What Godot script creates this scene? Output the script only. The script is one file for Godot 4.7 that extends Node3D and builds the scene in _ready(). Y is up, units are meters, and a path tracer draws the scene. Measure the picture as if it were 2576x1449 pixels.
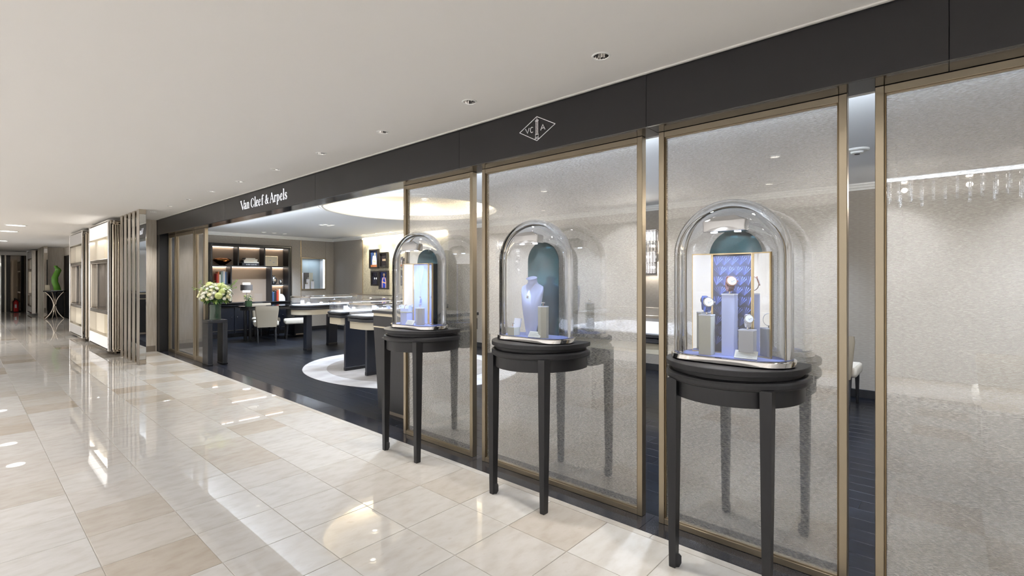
extends Node3D

# ---------------------------------------------------------------- mesh builder
class Builder:
	var p := PackedVector3Array()
	var g := PackedInt32Array()
	func tri(a: Vector3, b: Vector3, c: Vector3, grp := -1) -> void:
		p.append(a); p.append(b); p.append(c); g.append(grp)
	func quad(a: Vector3, b: Vector3, c: Vector3, d: Vector3, grp := -1) -> void:
		tri(a, b, c, grp); tri(a, c, d, grp)
	func box(lo: Vector3, hi: Vector3) -> void:
		var c: Array[Vector3] = []
		for i in 8:
			c.append(Vector3(hi.x if i & 1 else lo.x, hi.y if i & 2 else lo.y, hi.z if i & 4 else lo.z))
		quad(c[0], c[2], c[3], c[1]); quad(c[4], c[5], c[7], c[6])
		quad(c[0], c[4], c[6], c[2]); quad(c[1], c[3], c[7], c[5])
		quad(c[0], c[1], c[5], c[4]); quad(c[2], c[6], c[7], c[3])
	func rings(rs: Array, closed := false, cap0 := true, cap1 := true, mode := 0) -> void:
		# mode 0: smooth along each ring, hard between bands; 1: smooth all; 2: flat
		var n: int = rs[0].size()
		var cnt: int = rs.size() if closed else rs.size() - 1
		for k in cnt:
			var a: PackedVector3Array = rs[k]
			var b: PackedVector3Array = rs[(k + 1) % rs.size()]
			var grp: int = k + 1 if mode == 0 else (1 if mode == 1 else -1)
			for i in n:
				var j := (i + 1) % n
				quad(a[i], a[j], b[j], b[i], grp)
		if not closed:
			if cap0: cap(rs[0], true)
			if cap1: cap(rs[rs.size() - 1], false)
	func cap(r: PackedVector3Array, flip: bool) -> void:
		# planar cap, any simple polygon: project on its dominant plane
		var nrm := Vector3.ZERO
		for i in r.size():
			nrm += r[i].cross(r[(i + 1) % r.size()])
		var a := nrm.abs()
		var q := PackedVector2Array()
		for v in r:
			if a.y >= a.x and a.y >= a.z: q.append(Vector2(v.x, v.z))
			elif a.x >= a.z: q.append(Vector2(v.y, v.z))
			else: q.append(Vector2(v.x, v.y))
		var idx := Geometry2D.triangulate_polygon(q)
		for i in range(0, idx.size(), 3):
			var t := [r[idx[i]], r[idx[i + 1]], r[idx[i + 2]]]
			var tn: Vector3 = (t[1] - t[0]).cross(t[2] - t[0])
			# side quads run a[i],a[j],b[j]: outward for rings whose normal points along the stacking
			var along := tn.dot(nrm) > 0.0
			if along == flip: tri(t[0], t[2], t[1])
			else: tri(t[0], t[1], t[2])
	func xf(t: Transform3D, from := 0) -> void:
		for i in range(from, p.size()):
			p[i] = t * p[i]
	func add(o: Builder, t := Transform3D()) -> void:
		for i in o.p.size(): p.append(t * o.p[i])
		g.append_array(o.g)
	func done(orient := true) -> ArrayMesh:
		var vol := 0.0
		var c := Vector3.ZERO
		for v in p: c += v
		c /= maxf(1.0, p.size())
		for i in range(0, p.size(), 3):
			vol += (p[i] - c).dot((p[i + 1] - c).cross(p[i + 2] - c))
		var rev := orient and vol < 0.0
		var st := SurfaceTool.new()
		st.begin(Mesh.PRIMITIVE_TRIANGLES)
		for i in range(0, p.size(), 3):
			st.set_smooth_group(g[i / 3])
			st.add_vertex(p[i])
			if rev:
				st.add_vertex(p[i + 1]); st.add_vertex(p[i + 2])
			else:
				st.add_vertex(p[i + 2]); st.add_vertex(p[i + 1])
		st.generate_normals()
		st.index()
		return st.commit()

var M := {}
var cache := {}
var used := {}
var rng := RandomNumberGenerator.new()

func numbered(n: String) -> String:
	used[n] = used.get(n, -1) + 1
	return n if used[n] == 0 else "%s_%03d" % [n, used[n]]

func thing(called: String, label: String, category: String, at := Vector3.ZERO, turn := 0.0, group := "") -> Node3D:
	var o := Node3D.new()
	o.name = numbered(called)
	o.position = at
	o.rotation.y = turn
	o.set_meta("label", label)
	o.set_meta("category", category)
	if group: o.set_meta("group", group)
	add_child(o)
	return o

func part(parent: Node, called: String, mesh: Mesh, mat: Material, at := Vector3.ZERO, rot := Vector3.ZERO, scl := Vector3.ONE) -> MeshInstance3D:
	var o := MeshInstance3D.new()
	o.name = called
	o.mesh = mesh
	o.material_override = mat
	o.position = at
	o.rotation = rot
	o.scale = scl
	parent.add_child(o, true)
	return o

func solo(called: String, label: String, category: String, mesh: Mesh, mat: Material, at := Vector3.ZERO, rot := Vector3.ZERO, group := "") -> MeshInstance3D:
	var o := part(self, numbered(called), mesh, mat, at, rot)
	o.set_meta("label", label)
	o.set_meta("category", category)
	if group: o.set_meta("group", group)
	return o

func struct(called: String, mesh: Mesh, mat: Material, at := Vector3.ZERO, label := "") -> MeshInstance3D:
	var o := part(self, numbered(called), mesh, mat, at)
	o.set_meta("kind", "structure")
	if label: o.set_meta("label", label)
	return o

func struct_root(called: String, label := "") -> Node3D:
	var o := Node3D.new()
	o.name = numbered(called)
	o.set_meta("kind", "structure")
	if label: o.set_meta("label", label)
	add_child(o)
	return o

# ---------------------------------------------------------------- shapes
func bx(sx: float, sy: float, sz: float, bev := 0.002) -> ArrayMesh:
	var key := "b%.4f_%.4f_%.4f_%.4f" % [sx, sy, sz, bev]
	if not cache.has(key):
		var b := Builder.new()
		chamfer(b, Vector3(sx, sy, sz) / 2.0, bev)
		cache[key] = b.done()
	return cache[key]

func chamfer(b: Builder, h: Vector3, e: float, at := Vector3.ZERO) -> void:
	if e <= 0.0:
		b.box(at - h, at + h)
		return
	var rs := []
	for l in [[-h.y, e], [-h.y + e, 0.0], [h.y - e, 0.0], [h.y, e]]:
		var x: float = h.x - l[1]
		var z: float = h.z - l[1]
		var y: float = l[0]
		rs.append(PackedVector3Array([at + Vector3(-x + e, y, z), at + Vector3(x - e, y, z), at + Vector3(x, y, z - e), at + Vector3(x, y, -z + e), at + Vector3(x - e, y, -z), at + Vector3(-x + e, y, -z), at + Vector3(-x, y, -z + e), at + Vector3(-x, y, z - e)]))
	b.rings(rs, false, true, true, 2)

func lo_hi(x0: float, x1: float, y0: float, y1: float, z0: float, z1: float, bev := 0.0) -> ArrayMesh:
	# box given by its limits, origin at its base centre is handled by slab()
	return bx(absf(x1 - x0), absf(y1 - y0), absf(z1 - z0), bev)

func slab(parent: Node, called: String, mat: Material, x0: float, x1: float, y0: float, y1: float, z0: float, z1: float, bev := 0.001) -> MeshInstance3D:
	return part(parent, called, lo_hi(x0, x1, y0, y1, z0, z1, bev), mat, Vector3((x0 + x1) / 2.0, (y0 + y1) / 2.0, (z0 + z1) / 2.0))

func circle(r: float, y: float, n := 24, rx := 1.0, rz := 1.0, cx := 0.0, cz := 0.0) -> PackedVector3Array:
	var o := PackedVector3Array()
	for i in n:
		var a := TAU * i / n
		o.append(Vector3(cx + cos(a) * r * rx, y, cz - sin(a) * r * rz))
	return o

func lathe(prof: Array, n := 24, mode := 1, closed := false) -> ArrayMesh:
	var rs := []
	for q in prof: rs.append(circle(maxf(q[0], 0.0004), q[1], n))
	var b := Builder.new()
	b.rings(rs, closed, true, true, mode)
	return b.done()

func cyl(r: float, h: float, n := 24, bev := 0.002) -> ArrayMesh:
	var key := "c%.4f_%.4f_%d_%.4f" % [r, h, n, bev]
	if not cache.has(key):
		cache[key] = lathe([[r - bev, 0.0], [r, bev], [r, h - bev], [r - bev, h]], n, 0)
	return cache[key]

func ball(r: float, n := 16) -> ArrayMesh:
	var key := "s%.4f_%d" % [r, n]
	if not cache.has(key):
		var prof := []
		for i in n / 2 + 1:
			var a := -PI / 2 + PI * i / (n / 2)
			prof.append([cos(a) * r, sin(a) * r])
		cache[key] = lathe(prof, n, 1)
	return cache[key]

func rrect(x0: float, x1: float, z0: float, z1: float, rad: Array, y: float, d := 0.0, n := 8) -> PackedVector3Array:
	# rounded rectangle, inset by d; radii for corners (x1,z1) (x1,z0) (x0,z0) (x0,z1)
	var o := PackedVector3Array()
	var cs := [[x1, z1, 1, 1, 0.0], [x1, z0, 1, -1, PI / 2], [x0, z0, -1, -1, PI], [x0, z1, -1, 1, PI * 1.5]]
	for k in 4:
		var c: Array = cs[k]
		var r: float = maxf(rad[k] - d, 0.0005)
		var px: float = c[0] - c[2] * (r + d)
		var pz: float = c[1] - c[3] * (r + d)
		for i in n + 1:
			var a: float = -PI / 2 + c[4] + PI / 2 * i / n
			o.append(Vector3(px + cos(a) * r, y, pz - sin(a) * r))
	return o

func prism(poly: PackedVector2Array, h: float) -> ArrayMesh:
	# polygon in x,y extruded along z by h, centred
	var r0 := PackedVector3Array()
	var r1 := PackedVector3Array()
	for q in poly:
		r0.append(Vector3(q.x, q.y, -h / 2)); r1.append(Vector3(q.x, q.y, h / 2))
	var b := Builder.new()
	b.rings([r0, r1], false, true, true, 2)
	return b.done()

func tube_b(b: Builder, path: PackedVector3Array, r: float, n := 8, closed := false, r1 := -1.0) -> void:
	var rs := []
	var m := path.size()
	var up := Vector3.UP
	for i in m:
		var t: Vector3
		if closed: t = (path[(i + 1) % m] - path[(i - 1 + m) % m]).normalized()
		else: t = (path[mini(i + 1, m - 1)] - path[maxi(i - 1, 0)]).normalized()
		if absf(t.dot(up)) > 0.98: up = Vector3.RIGHT if absf(t.x) < 0.9 else Vector3.BACK
		var s := t.cross(up).normalized()
		up = s.cross(t).normalized()
		var rr: float = r if r1 < 0.0 else lerpf(r, r1, float(i) / (m - 1))
		var ring := PackedVector3Array()
		for k in n:
			var a := TAU * k / n
			ring.append(path[i] + (s * cos(a) + up * sin(a)) * rr)
		rs.append(ring)
	b.rings(rs, closed, true, true, 1)

func tube(path: PackedVector3Array, r: float, n := 8, closed := false, r1 := -1.0) -> ArrayMesh:
	var b := Builder.new()
	tube_b(b, path, r, n, closed, r1)
	return b.done()

func bar(a: Vector3, b: Vector3, r: float, n := 6) -> ArrayMesh:
	return tube(PackedVector3Array([a, b]), r, n)

# ---------------------------------------------------------------- materials
func mat(called: String, c: Color, rough := 0.5, metal := 0.0) -> StandardMaterial3D:
	var m := StandardMaterial3D.new()
	m.resource_name = called
	m.albedo_color = c
	m.roughness = rough
	m.metallic = metal
	M[called] = m
	return m

func rgb(r: float, g: float, b: float) -> Color:
	return Color(r / 255.0, g / 255.0, b / 255.0)

func noise_tex(sd: int, freq: float, ramp: Array, size := 512, kind := FastNoiseLite.TYPE_SIMPLEX_SMOOTH, octaves := 5, normal := false, bump := 4.0, lac := 2.0, warp := 0.0) -> NoiseTexture2D:
	var f := FastNoiseLite.new()
	f.seed = sd
	f.noise_type = kind
	f.frequency = freq
	f.fractal_octaves = octaves
	f.fractal_lacunarity = lac
	if warp > 0.0:
		f.domain_warp_enabled = true
		f.domain_warp_amplitude = warp
		f.domain_warp_frequency = freq * 0.6
	var t := NoiseTexture2D.new()
	t.width = size
	t.height = size
	t.seamless = true
	t.noise = f
	if normal:
		t.as_normal_map = true
		t.bump_strength = bump
	elif ramp.size():
		var gr := Gradient.new()
		var off := PackedFloat32Array()
		var col := PackedColorArray()
		for q in ramp:
			off.append(q[0]); col.append(q[1])
		gr.offsets = off
		gr.colors = col
		t.color_ramp = gr
	return t

func tri_map(m: StandardMaterial3D, scl: Vector3, world := true, off := Vector3.ZERO) -> void:
	m.uv1_triplanar = true
	m.uv1_world_triplanar = world
	m.uv1_triplanar_sharpness = 8.0
	m.uv1_scale = scl
	m.uv1_offset = off

func glow(called: String, c: Color, e: float) -> StandardMaterial3D:
	var m := mat(called, c, 0.6)
	m.emission_enabled = true
	m.emission = c
	m.emission_energy_multiplier = e
	return m

func pane(called: String, tint: Color, a: float) -> StandardMaterial3D:
	var m := mat(called, Color(tint.r, tint.g, tint.b, a), 0.02)
	m.transparency = BaseMaterial3D.TRANSPARENCY_ALPHA
	return m

func solid_glass(called: String, tint: Color) -> StandardMaterial3D:
	var m := mat(called, Color(tint.r, tint.g, tint.b, 0.0), 0.0)
	m.refraction_enabled = true
	m.refraction_scale = 0.049
	return m

func make_materials() -> void:
	var marble := noise_tex(11, 0.012, [[0.0, rgb(196, 190, 183)], [0.3, rgb(202, 198, 192)], [0.55, rgb(206, 203, 198)], [0.8, rgb(209, 206, 202)], [1.0, rgb(198, 192, 184)]], 1024, FastNoiseLite.TYPE_SIMPLEX_SMOOTH, 7, false, 4.0, 2.1, 25.0)
	var tints := [rgb(247, 246, 244), rgb(243, 240, 236), rgb(238, 233, 226), rgb(252, 251, 249), rgb(226, 216, 204), rgb(245, 244, 242), rgb(234, 227, 218)]
	for i in tints.size():
		var m := mat("marble_%d" % i, tints[i], 0.012)
		m.albedo_texture = marble
		tri_map(m, Vector3(0.45, 1.0, 0.9), true, Vector3(0.37 * i, 0, 0.61 * i))
	mat("grout", rgb(176, 168, 156), 0.7)
	var grain := noise_tex(5, 0.02, [[0.0, rgb(13, 15, 21)], [0.5, rgb(22, 25, 32)], [1.0, rgb(33, 37, 46)]], 512)
	for i in 4:
		var m := mat("dark_oak_%d" % i, [rgb(255, 255, 255), rgb(226, 228, 232), rgb(205, 206, 212), rgb(240, 236, 236)][i], 0.3)
		m.albedo_texture = grain
		tri_map(m, Vector3(3.0, 1.0, 0.35), true, Vector3(0.31 * i, 0, 0.17 * i))
		m.metallic_specular = 0.36
	var gran := mat("granite", rgb(255, 255, 255), 0.12)
	gran.albedo_texture = noise_tex(9, 0.11, [[0.0, rgb(30, 31, 36)], [0.55, rgb(42, 43, 49)], [0.76, rgb(52, 53, 59)], [0.9, rgb(84, 86, 92)], [1.0, rgb(170, 170, 176)]], 512, FastNoiseLite.TYPE_SIMPLEX, 3)
	tri_map(gran, Vector3(2.2, 2.2, 2.2))
	mat("ceiling_paint", rgb(230, 227, 222), 0.85)
	mat("wall_white", rgb(226, 224, 220), 0.7)
	mat("shop_ceiling", rgb(238, 240, 242), 0.85)
	mat("cove_paint", rgb(238, 231, 216), 0.7)
	mat("white_trim", rgb(232, 232, 228), 0.6)
	var fas := mat("fascia_black", rgb(38, 37, 39), 0.32)
	fas.metallic_specular = 0.5
	mat("black_gloss", rgb(20, 20, 23), 0.12)
	mat("black_matte", rgb(24, 24, 27), 0.5)
	var lac := mat("black_wood", rgb(34, 34, 37), 0.42)
	lac.albedo_texture = noise_tex(21, 0.03, [[0.0, rgb(212, 212, 216)], [1.0, rgb(255, 255, 255)]], 256)
	tri_map(lac, Vector3(6, 1.2, 6), false)
	mat("navy_wood", rgb(24, 27, 36), 0.3)
	mat("bronze", rgb(160, 148, 128), 0.38, 1.0)
	mat("bronze_dark", rgb(120, 104, 80), 0.35, 1.0)
	mat("gold", rgb(205, 178, 128), 0.25, 1.0)
	mat("rose_gold", rgb(214, 160, 132), 0.22, 1.0)
	mat("fine_chain", rgb(206, 196, 184), 0.3, 0.8)
	mat("chrome", rgb(228, 226, 224), 0.06, 1.0)
	mat("nickel", rgb(200, 190, 176), 0.1, 1.0)
	mat("nickel_satin", rgb(188, 180, 168), 0.28, 1.0)
	mat("mirror", rgb(222, 222, 220), 0.02, 1.0)
	mat("smoked_mirror", rgb(120, 112, 104), 0.04, 1.0)
	# metal-thread cloth laminated in the screens
	var cl := mat("metal_cloth", Color(1, 1, 1, 1), 0.36, 0.72)
	cl.transparency = BaseMaterial3D.TRANSPARENCY_ALPHA
	cl.albedo_texture = noise_tex(42, 0.05, [[0.0, Color(0.76, 0.74, 0.70, 0.14)], [0.45, Color(0.86, 0.845, 0.81, 0.20)], [0.62, Color(0.94, 0.93, 0.90, 0.33)], [1.0, Color(1, 0.99, 0.96, 0.48)]], 1024, FastNoiseLite.TYPE_SIMPLEX, 2)
	cl.normal_enabled = true
	cl.normal_texture = noise_tex(41, 0.032, [], 1024, FastNoiseLite.TYPE_SIMPLEX, 3, true, 30.0, 2.3, 5.0)
	cl.normal_scale = 1.0
	tri_map(cl, Vector3(1.0, 6.0, 0.62))
	# mirror coating on the front of the screens: a faint metal film that lets most light through
	var film := mat("mirror_film", Color(0.93, 0.92, 0.90, 0.13), 0.03, 1.0)
	film.transparency = BaseMaterial3D.TRANSPARENCY_ALPHA
	film.albedo_texture = noise_tex(43, 0.02, [[0.0, Color(0.97, 0.97, 0.97)], [1.0, Color(1, 1, 1)]], 64)
	tri_map(film, Vector3(1, 1, 1))
	pane("clear_pane", rgb(255, 255, 255), 0.02)
	pane("vitrine_pane", rgb(225, 238, 248), 0.015)
	solid_glass("dome_glass", rgb(250, 252, 255))
	solid_glass("crystal", rgb(252, 252, 255))
	pane("vase_pane", rgb(62, 92, 70), 0.42)
	var wf := mat("wall_cloth", rgb(174, 168, 160), 0.85)
	wf.albedo_texture = noise_tex(51, 0.05, [[0.0, rgb(224, 222, 220)], [1.0, rgb(255, 255, 255)]], 256)
	tri_map(wf, Vector3(1.0, 9.0, 1.0))
	var sh := mat("shelf_cloth", rgb(170, 152, 134), 0.85)
	sh.albedo_texture = noise_tex(52, 0.09, [[0.0, rgb(216, 212, 208)], [1.0, rgb(255, 255, 255)]], 256)
	tri_map(sh, Vector3(6, 3, 6))
	var gl := mat("gold_leaf", rgb(220, 215, 200), 0.45, 0.25)
	gl.albedo_texture = noise_tex(53, 0.03, [[0.0, rgb(212, 208, 196)], [0.5, rgb(238, 236, 230)], [1.0, rgb(255, 252, 244)]], 512)
	tri_map(gl, Vector3(1.2, 1.0, 1.2))
	var wd := mat("pale_wood", rgb(224, 217, 207), 0.5)
	wd.albedo_texture = noise_tex(54, 0.03, [[0.0, rgb(222, 216, 206)], [1.0, rgb(255, 255, 255)]], 256)
	tri_map(wd, Vector3(5, 0.3, 5))
	mat("taupe_base", rgb(138, 128, 116), 0.45)
	mat("beige_lacquer", rgb(206, 196, 174), 0.5)
	mat("cream_panel", rgb(232, 224, 206), 0.6)
	var up := mat("upholstery", rgb(178, 168, 151), 0.9)
	up.albedo_texture = noise_tex(61, 0.2, [[0.0, rgb(196, 190, 182)], [1.0, rgb(255, 255, 255)]], 256)
	tri_map(up, Vector3(5, 5, 5), false)
	mat("upholstery_light", rgb(208, 201, 188), 0.9)
	var rg := mat("rug_pale", rgb(176, 174, 174), 0.95)
	rg.albedo_texture = noise_tex(62, 0.01, [[0.0, rgb(214, 212, 210)], [1.0, rgb(255, 255, 255)]], 256)
	tri_map(rg, Vector3(0.6, 1, 0.9))
	var rg2 := mat("rug_grey", rgb(138, 132, 128), 0.95)
	rg2.albedo_texture = rg.albedo_texture
	tri_map(rg2, Vector3(0.6, 1, 0.9))
	mat("lavender", rgb(188, 194, 226), 0.75)
	mat("lavender_deep", rgb(150, 160, 214), 0.7)
	mat("silver_grey", rgb(190, 188, 186), 0.45)
	mat("champagne_box", rgb(190, 186, 166), 0.45)
	mat("white_satin", rgb(232, 232, 238), 0.5)
	mat("fan_blue", rgb(24, 25, 38), 0.4)
	mat("fan_line", rgb(92, 104, 166), 0.4, 0.2)
	var te := mat("teal_mirror", rgb(54, 84, 92), 0.12, 0.85)
	te.albedo_texture = noise_tex(63, 0.01, [[0.0, rgb(180, 190, 186)], [1.0, rgb(255, 255, 255)]], 256)
	tri_map(te, Vector3(3, 3, 3))
	mat("grey_teal", rgb(138, 150, 152), 0.4)
	mat("dark_lining", rgb(58, 50, 46), 0.35)
	mat("strap_brown", rgb(96, 54, 52), 0.55)
	mat("strap_blue", rgb(60, 84, 150), 0.5)
	mat("strap_pale", rgb(206, 204, 208), 0.5)
	mat("card", rgb(216, 212, 198), 0.4)
	mat("ink", rgb(116, 114, 108), 0.6)
	mat("letter_white", rgb(250, 250, 252), 0.4)
	glow("letter_glow", rgb(245, 247, 255), 0.75)
	glow("led_warm", rgb(255, 240, 214), 9.0)
	glow("led_cove", rgb(255, 240, 212), 12.0)
	glow("led_white", rgb(255, 250, 244), 5.0)
	glow("led_cool", rgb(226, 238, 255), 6.0)
	glow("lamp_disc", rgb(255, 252, 244), 6.0)
	glow("lamp_disc_soft", rgb(255, 250, 240), 1.6)
	glow("backlit_cream", rgb(238, 228, 208), 0.2)
	glow("backlit_white", rgb(246, 244, 242), 0.42)
	glow("lamp_tube", rgb(255, 252, 248), 2.2)
	glow("window_glow", rgb(224, 232, 244), 0.8)
	mat("shade_grey", rgb(96, 92, 90), 0.5)
	mat("petal_white", rgb(240, 238, 224), 0.7)
	mat("petal_cream", rgb(232, 228, 190), 0.7)
	mat("petal_green", rgb(198, 206, 132), 0.7)
	for n in ["petal_white", "petal_cream", "petal_green"]:
		M[n].backlight_enabled = true
		M[n].backlight = Color(0.3, 0.3, 0.25)
	mat("leaf", rgb(66, 104, 48), 0.55)
	mat("leaf_light", rgb(120, 146, 66), 0.55)
	mat("stem", rgb(52, 84, 52), 0.6)
	mat("copper_bowl", rgb(150, 96, 52), 0.14, 1.0)
	mat("silver_mosaic", rgb(150, 148, 146), 0.25, 0.9)
	mat("red_paint", rgb(176, 30, 34), 0.35)
	mat("green_glaze", rgb(92, 148, 52), 0.2)
	var bc := [rgb(40, 44, 54), rgb(170, 38, 40), rgb(226, 222, 214), rgb(150, 158, 164), rgb(60, 90, 130), rgb(28, 28, 30), rgb(190, 96, 50), rgb(110, 130, 120), rgb(206, 200, 190)]
	for i in bc.size(): mat("book_%d" % i, bc[i], 0.5)
	mat("paper", rgb(236, 232, 222), 0.8)
	mat("picture_frame", rgb(34, 32, 32), 0.35)

# ---------------------------------------------------------------- lights
func spot(at: Vector3, to: Vector3, e: float, ang: float, c := Color(1, 0.95, 0.87), size := 0.04, soft := 0.6) -> void:
	var l := SpotLight3D.new()
	l.name = "spot"
	l.light_color = c
	l.light_energy = e
	l.spot_range = 40.0
	l.spot_attenuation = 2.0
	l.spot_angle = ang
	l.spot_angle_attenuation = soft
	l.light_size = size
	l.shadow_enabled = true
	add_child(l, true)
	var up := Vector3.UP if absf((to - at).normalized().y) < 0.98 else Vector3.RIGHT
	l.look_at_from_position(at, to, up)

func area(at: Vector3, to: Vector3, sx: float, sy: float, e: float, c := Color(1, 0.95, 0.87), up := Vector3.UP) -> void:
	var l := AreaLight3D.new()
	l.name = "area"
	l.light_color = c
	l.light_energy = e
	l.area_size = Vector2(sx, sy)
	l.area_range = 40.0
	l.shadow_enabled = true
	add_child(l, true)
	l.look_at_from_position(at, to, up)

func omni(at: Vector3, e: float, c := Color(1, 0.95, 0.87), size := 0.03) -> void:
	var l := OmniLight3D.new()
	l.name = "omni"
	l.light_color = c
	l.light_energy = e
	l.omni_range = 40.0
	l.omni_attenuation = 2.0
	l.light_size = size
	l.shadow_enabled = true
	add_child(l, true)
	l.position = at

# ---------------------------------------------------------------- measures of the place
const FX := 2.553      # corridor face of the fascia
const PX := 2.70       # corridor face of the screens
const CH := 2.567      # corridor ceiling
const SH := 2.55       # shop ceiling
const FB := 2.27       # underside of the fascia
const BX := 7.15       # back wall of the shop
const SZ := -13.245    # side wall of the shop
const CZ := [-3.281, -2.0425, -0.8055]   # console tables
const ORD := ["first", "second", "third", "fourth", "fifth", "sixth", "seventh", "eighth", "ninth", "tenth", "eleventh", "twelfth", "thirteenth"]
const COOL := Color(0.86, 0.92, 1.0)
const WARM := Color(1.0, 0.985, 0.965)

func _ready() -> void:
	rng.seed = 7
	# camera
	var cam := Camera3D.new()
	cam.name = "camera"
	add_child(cam)
	cam.position = Vector3(0, 1.42, 0)
	cam.rotation.y = -atan(1387.0 / 1235.0)
	cam.near = 0.05
	cam.far = 80.0
	cam.projection = Camera3D.PROJECTION_FRUSTUM
	cam.size = 2.0 * cam.near * 724.5 / 1235.0
	cam.frustum_offset = Vector2(0.0, -23.5 / 1235.0 * cam.near)
	cam.current = true
	var we := WorldEnvironment.new()
	we.name = "world"
	var env := Environment.new()
	env.background_mode = Environment.BG_COLOR
	env.background_color = Color(0.02, 0.02, 0.02)
	env.tonemap_mode = Environment.TONE_MAPPER_LINEAR
	env.tonemap_exposure = 0.97
	env.sdfgi_enabled = true
	env.ssao_enabled = true
	env.ssil_enabled = true
	we.environment = env
	add_child(we)
	make_materials()
	added_corridor_lights()
	structure()
	fascia()
	for i in 4: screen(i)
	side_screens()
	for i in 3: console(i)
	displays()
	shop()
	corridor_left()

func added_corridor_lights() -> void:
	# added fill spots out of the picture; the last row brightens the wall opposite
	for k in 14:
		for x in [-0.75, -2.3]:
			spot(Vector3(x, CH - 0.02, 3.2 - 2.0 * k), Vector3(x, 0, 3.2 - 2.0 * k), 3.2, 62.0, Color(0.965, 0.973, 1.0), 0.08, 0.8)
		spot(Vector3(-2.9, CH - 0.02, 3.2 - 2.0 * k), Vector3(-3.6, 1.1, 3.2 - 2.0 * k), 6.0, 65.0, Color(0.965, 0.973, 1.0), 0.08, 0.8)

# ---------------------------------------------------------------- setting
func holed_cell(b: Builder, cx: float, cz: float, h: float, r: float, y0: float, y1: float, n := 24) -> void:
	var o0 := PackedVector3Array()
	var i0 := PackedVector3Array()
	for i in n:
		var a := TAU * i / n
		var c := cos(a)
		var s := -sin(a)
		var k := h / maxf(absf(c), absf(s))
		o0.append(Vector3(cx + c * k, y0, cz + s * k))
		i0.append(Vector3(cx + c * r, y0, cz + s * r))
	var up := Vector3(0, y1 - y0, 0)
	var o1 := PackedVector3Array()
	var i1 := PackedVector3Array()
	for i in n:
		o1.append(o0[i] + up); i1.append(i0[i] + up)
	b.rings([o0, o1, i1, i0], true, false, false, 2)

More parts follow.
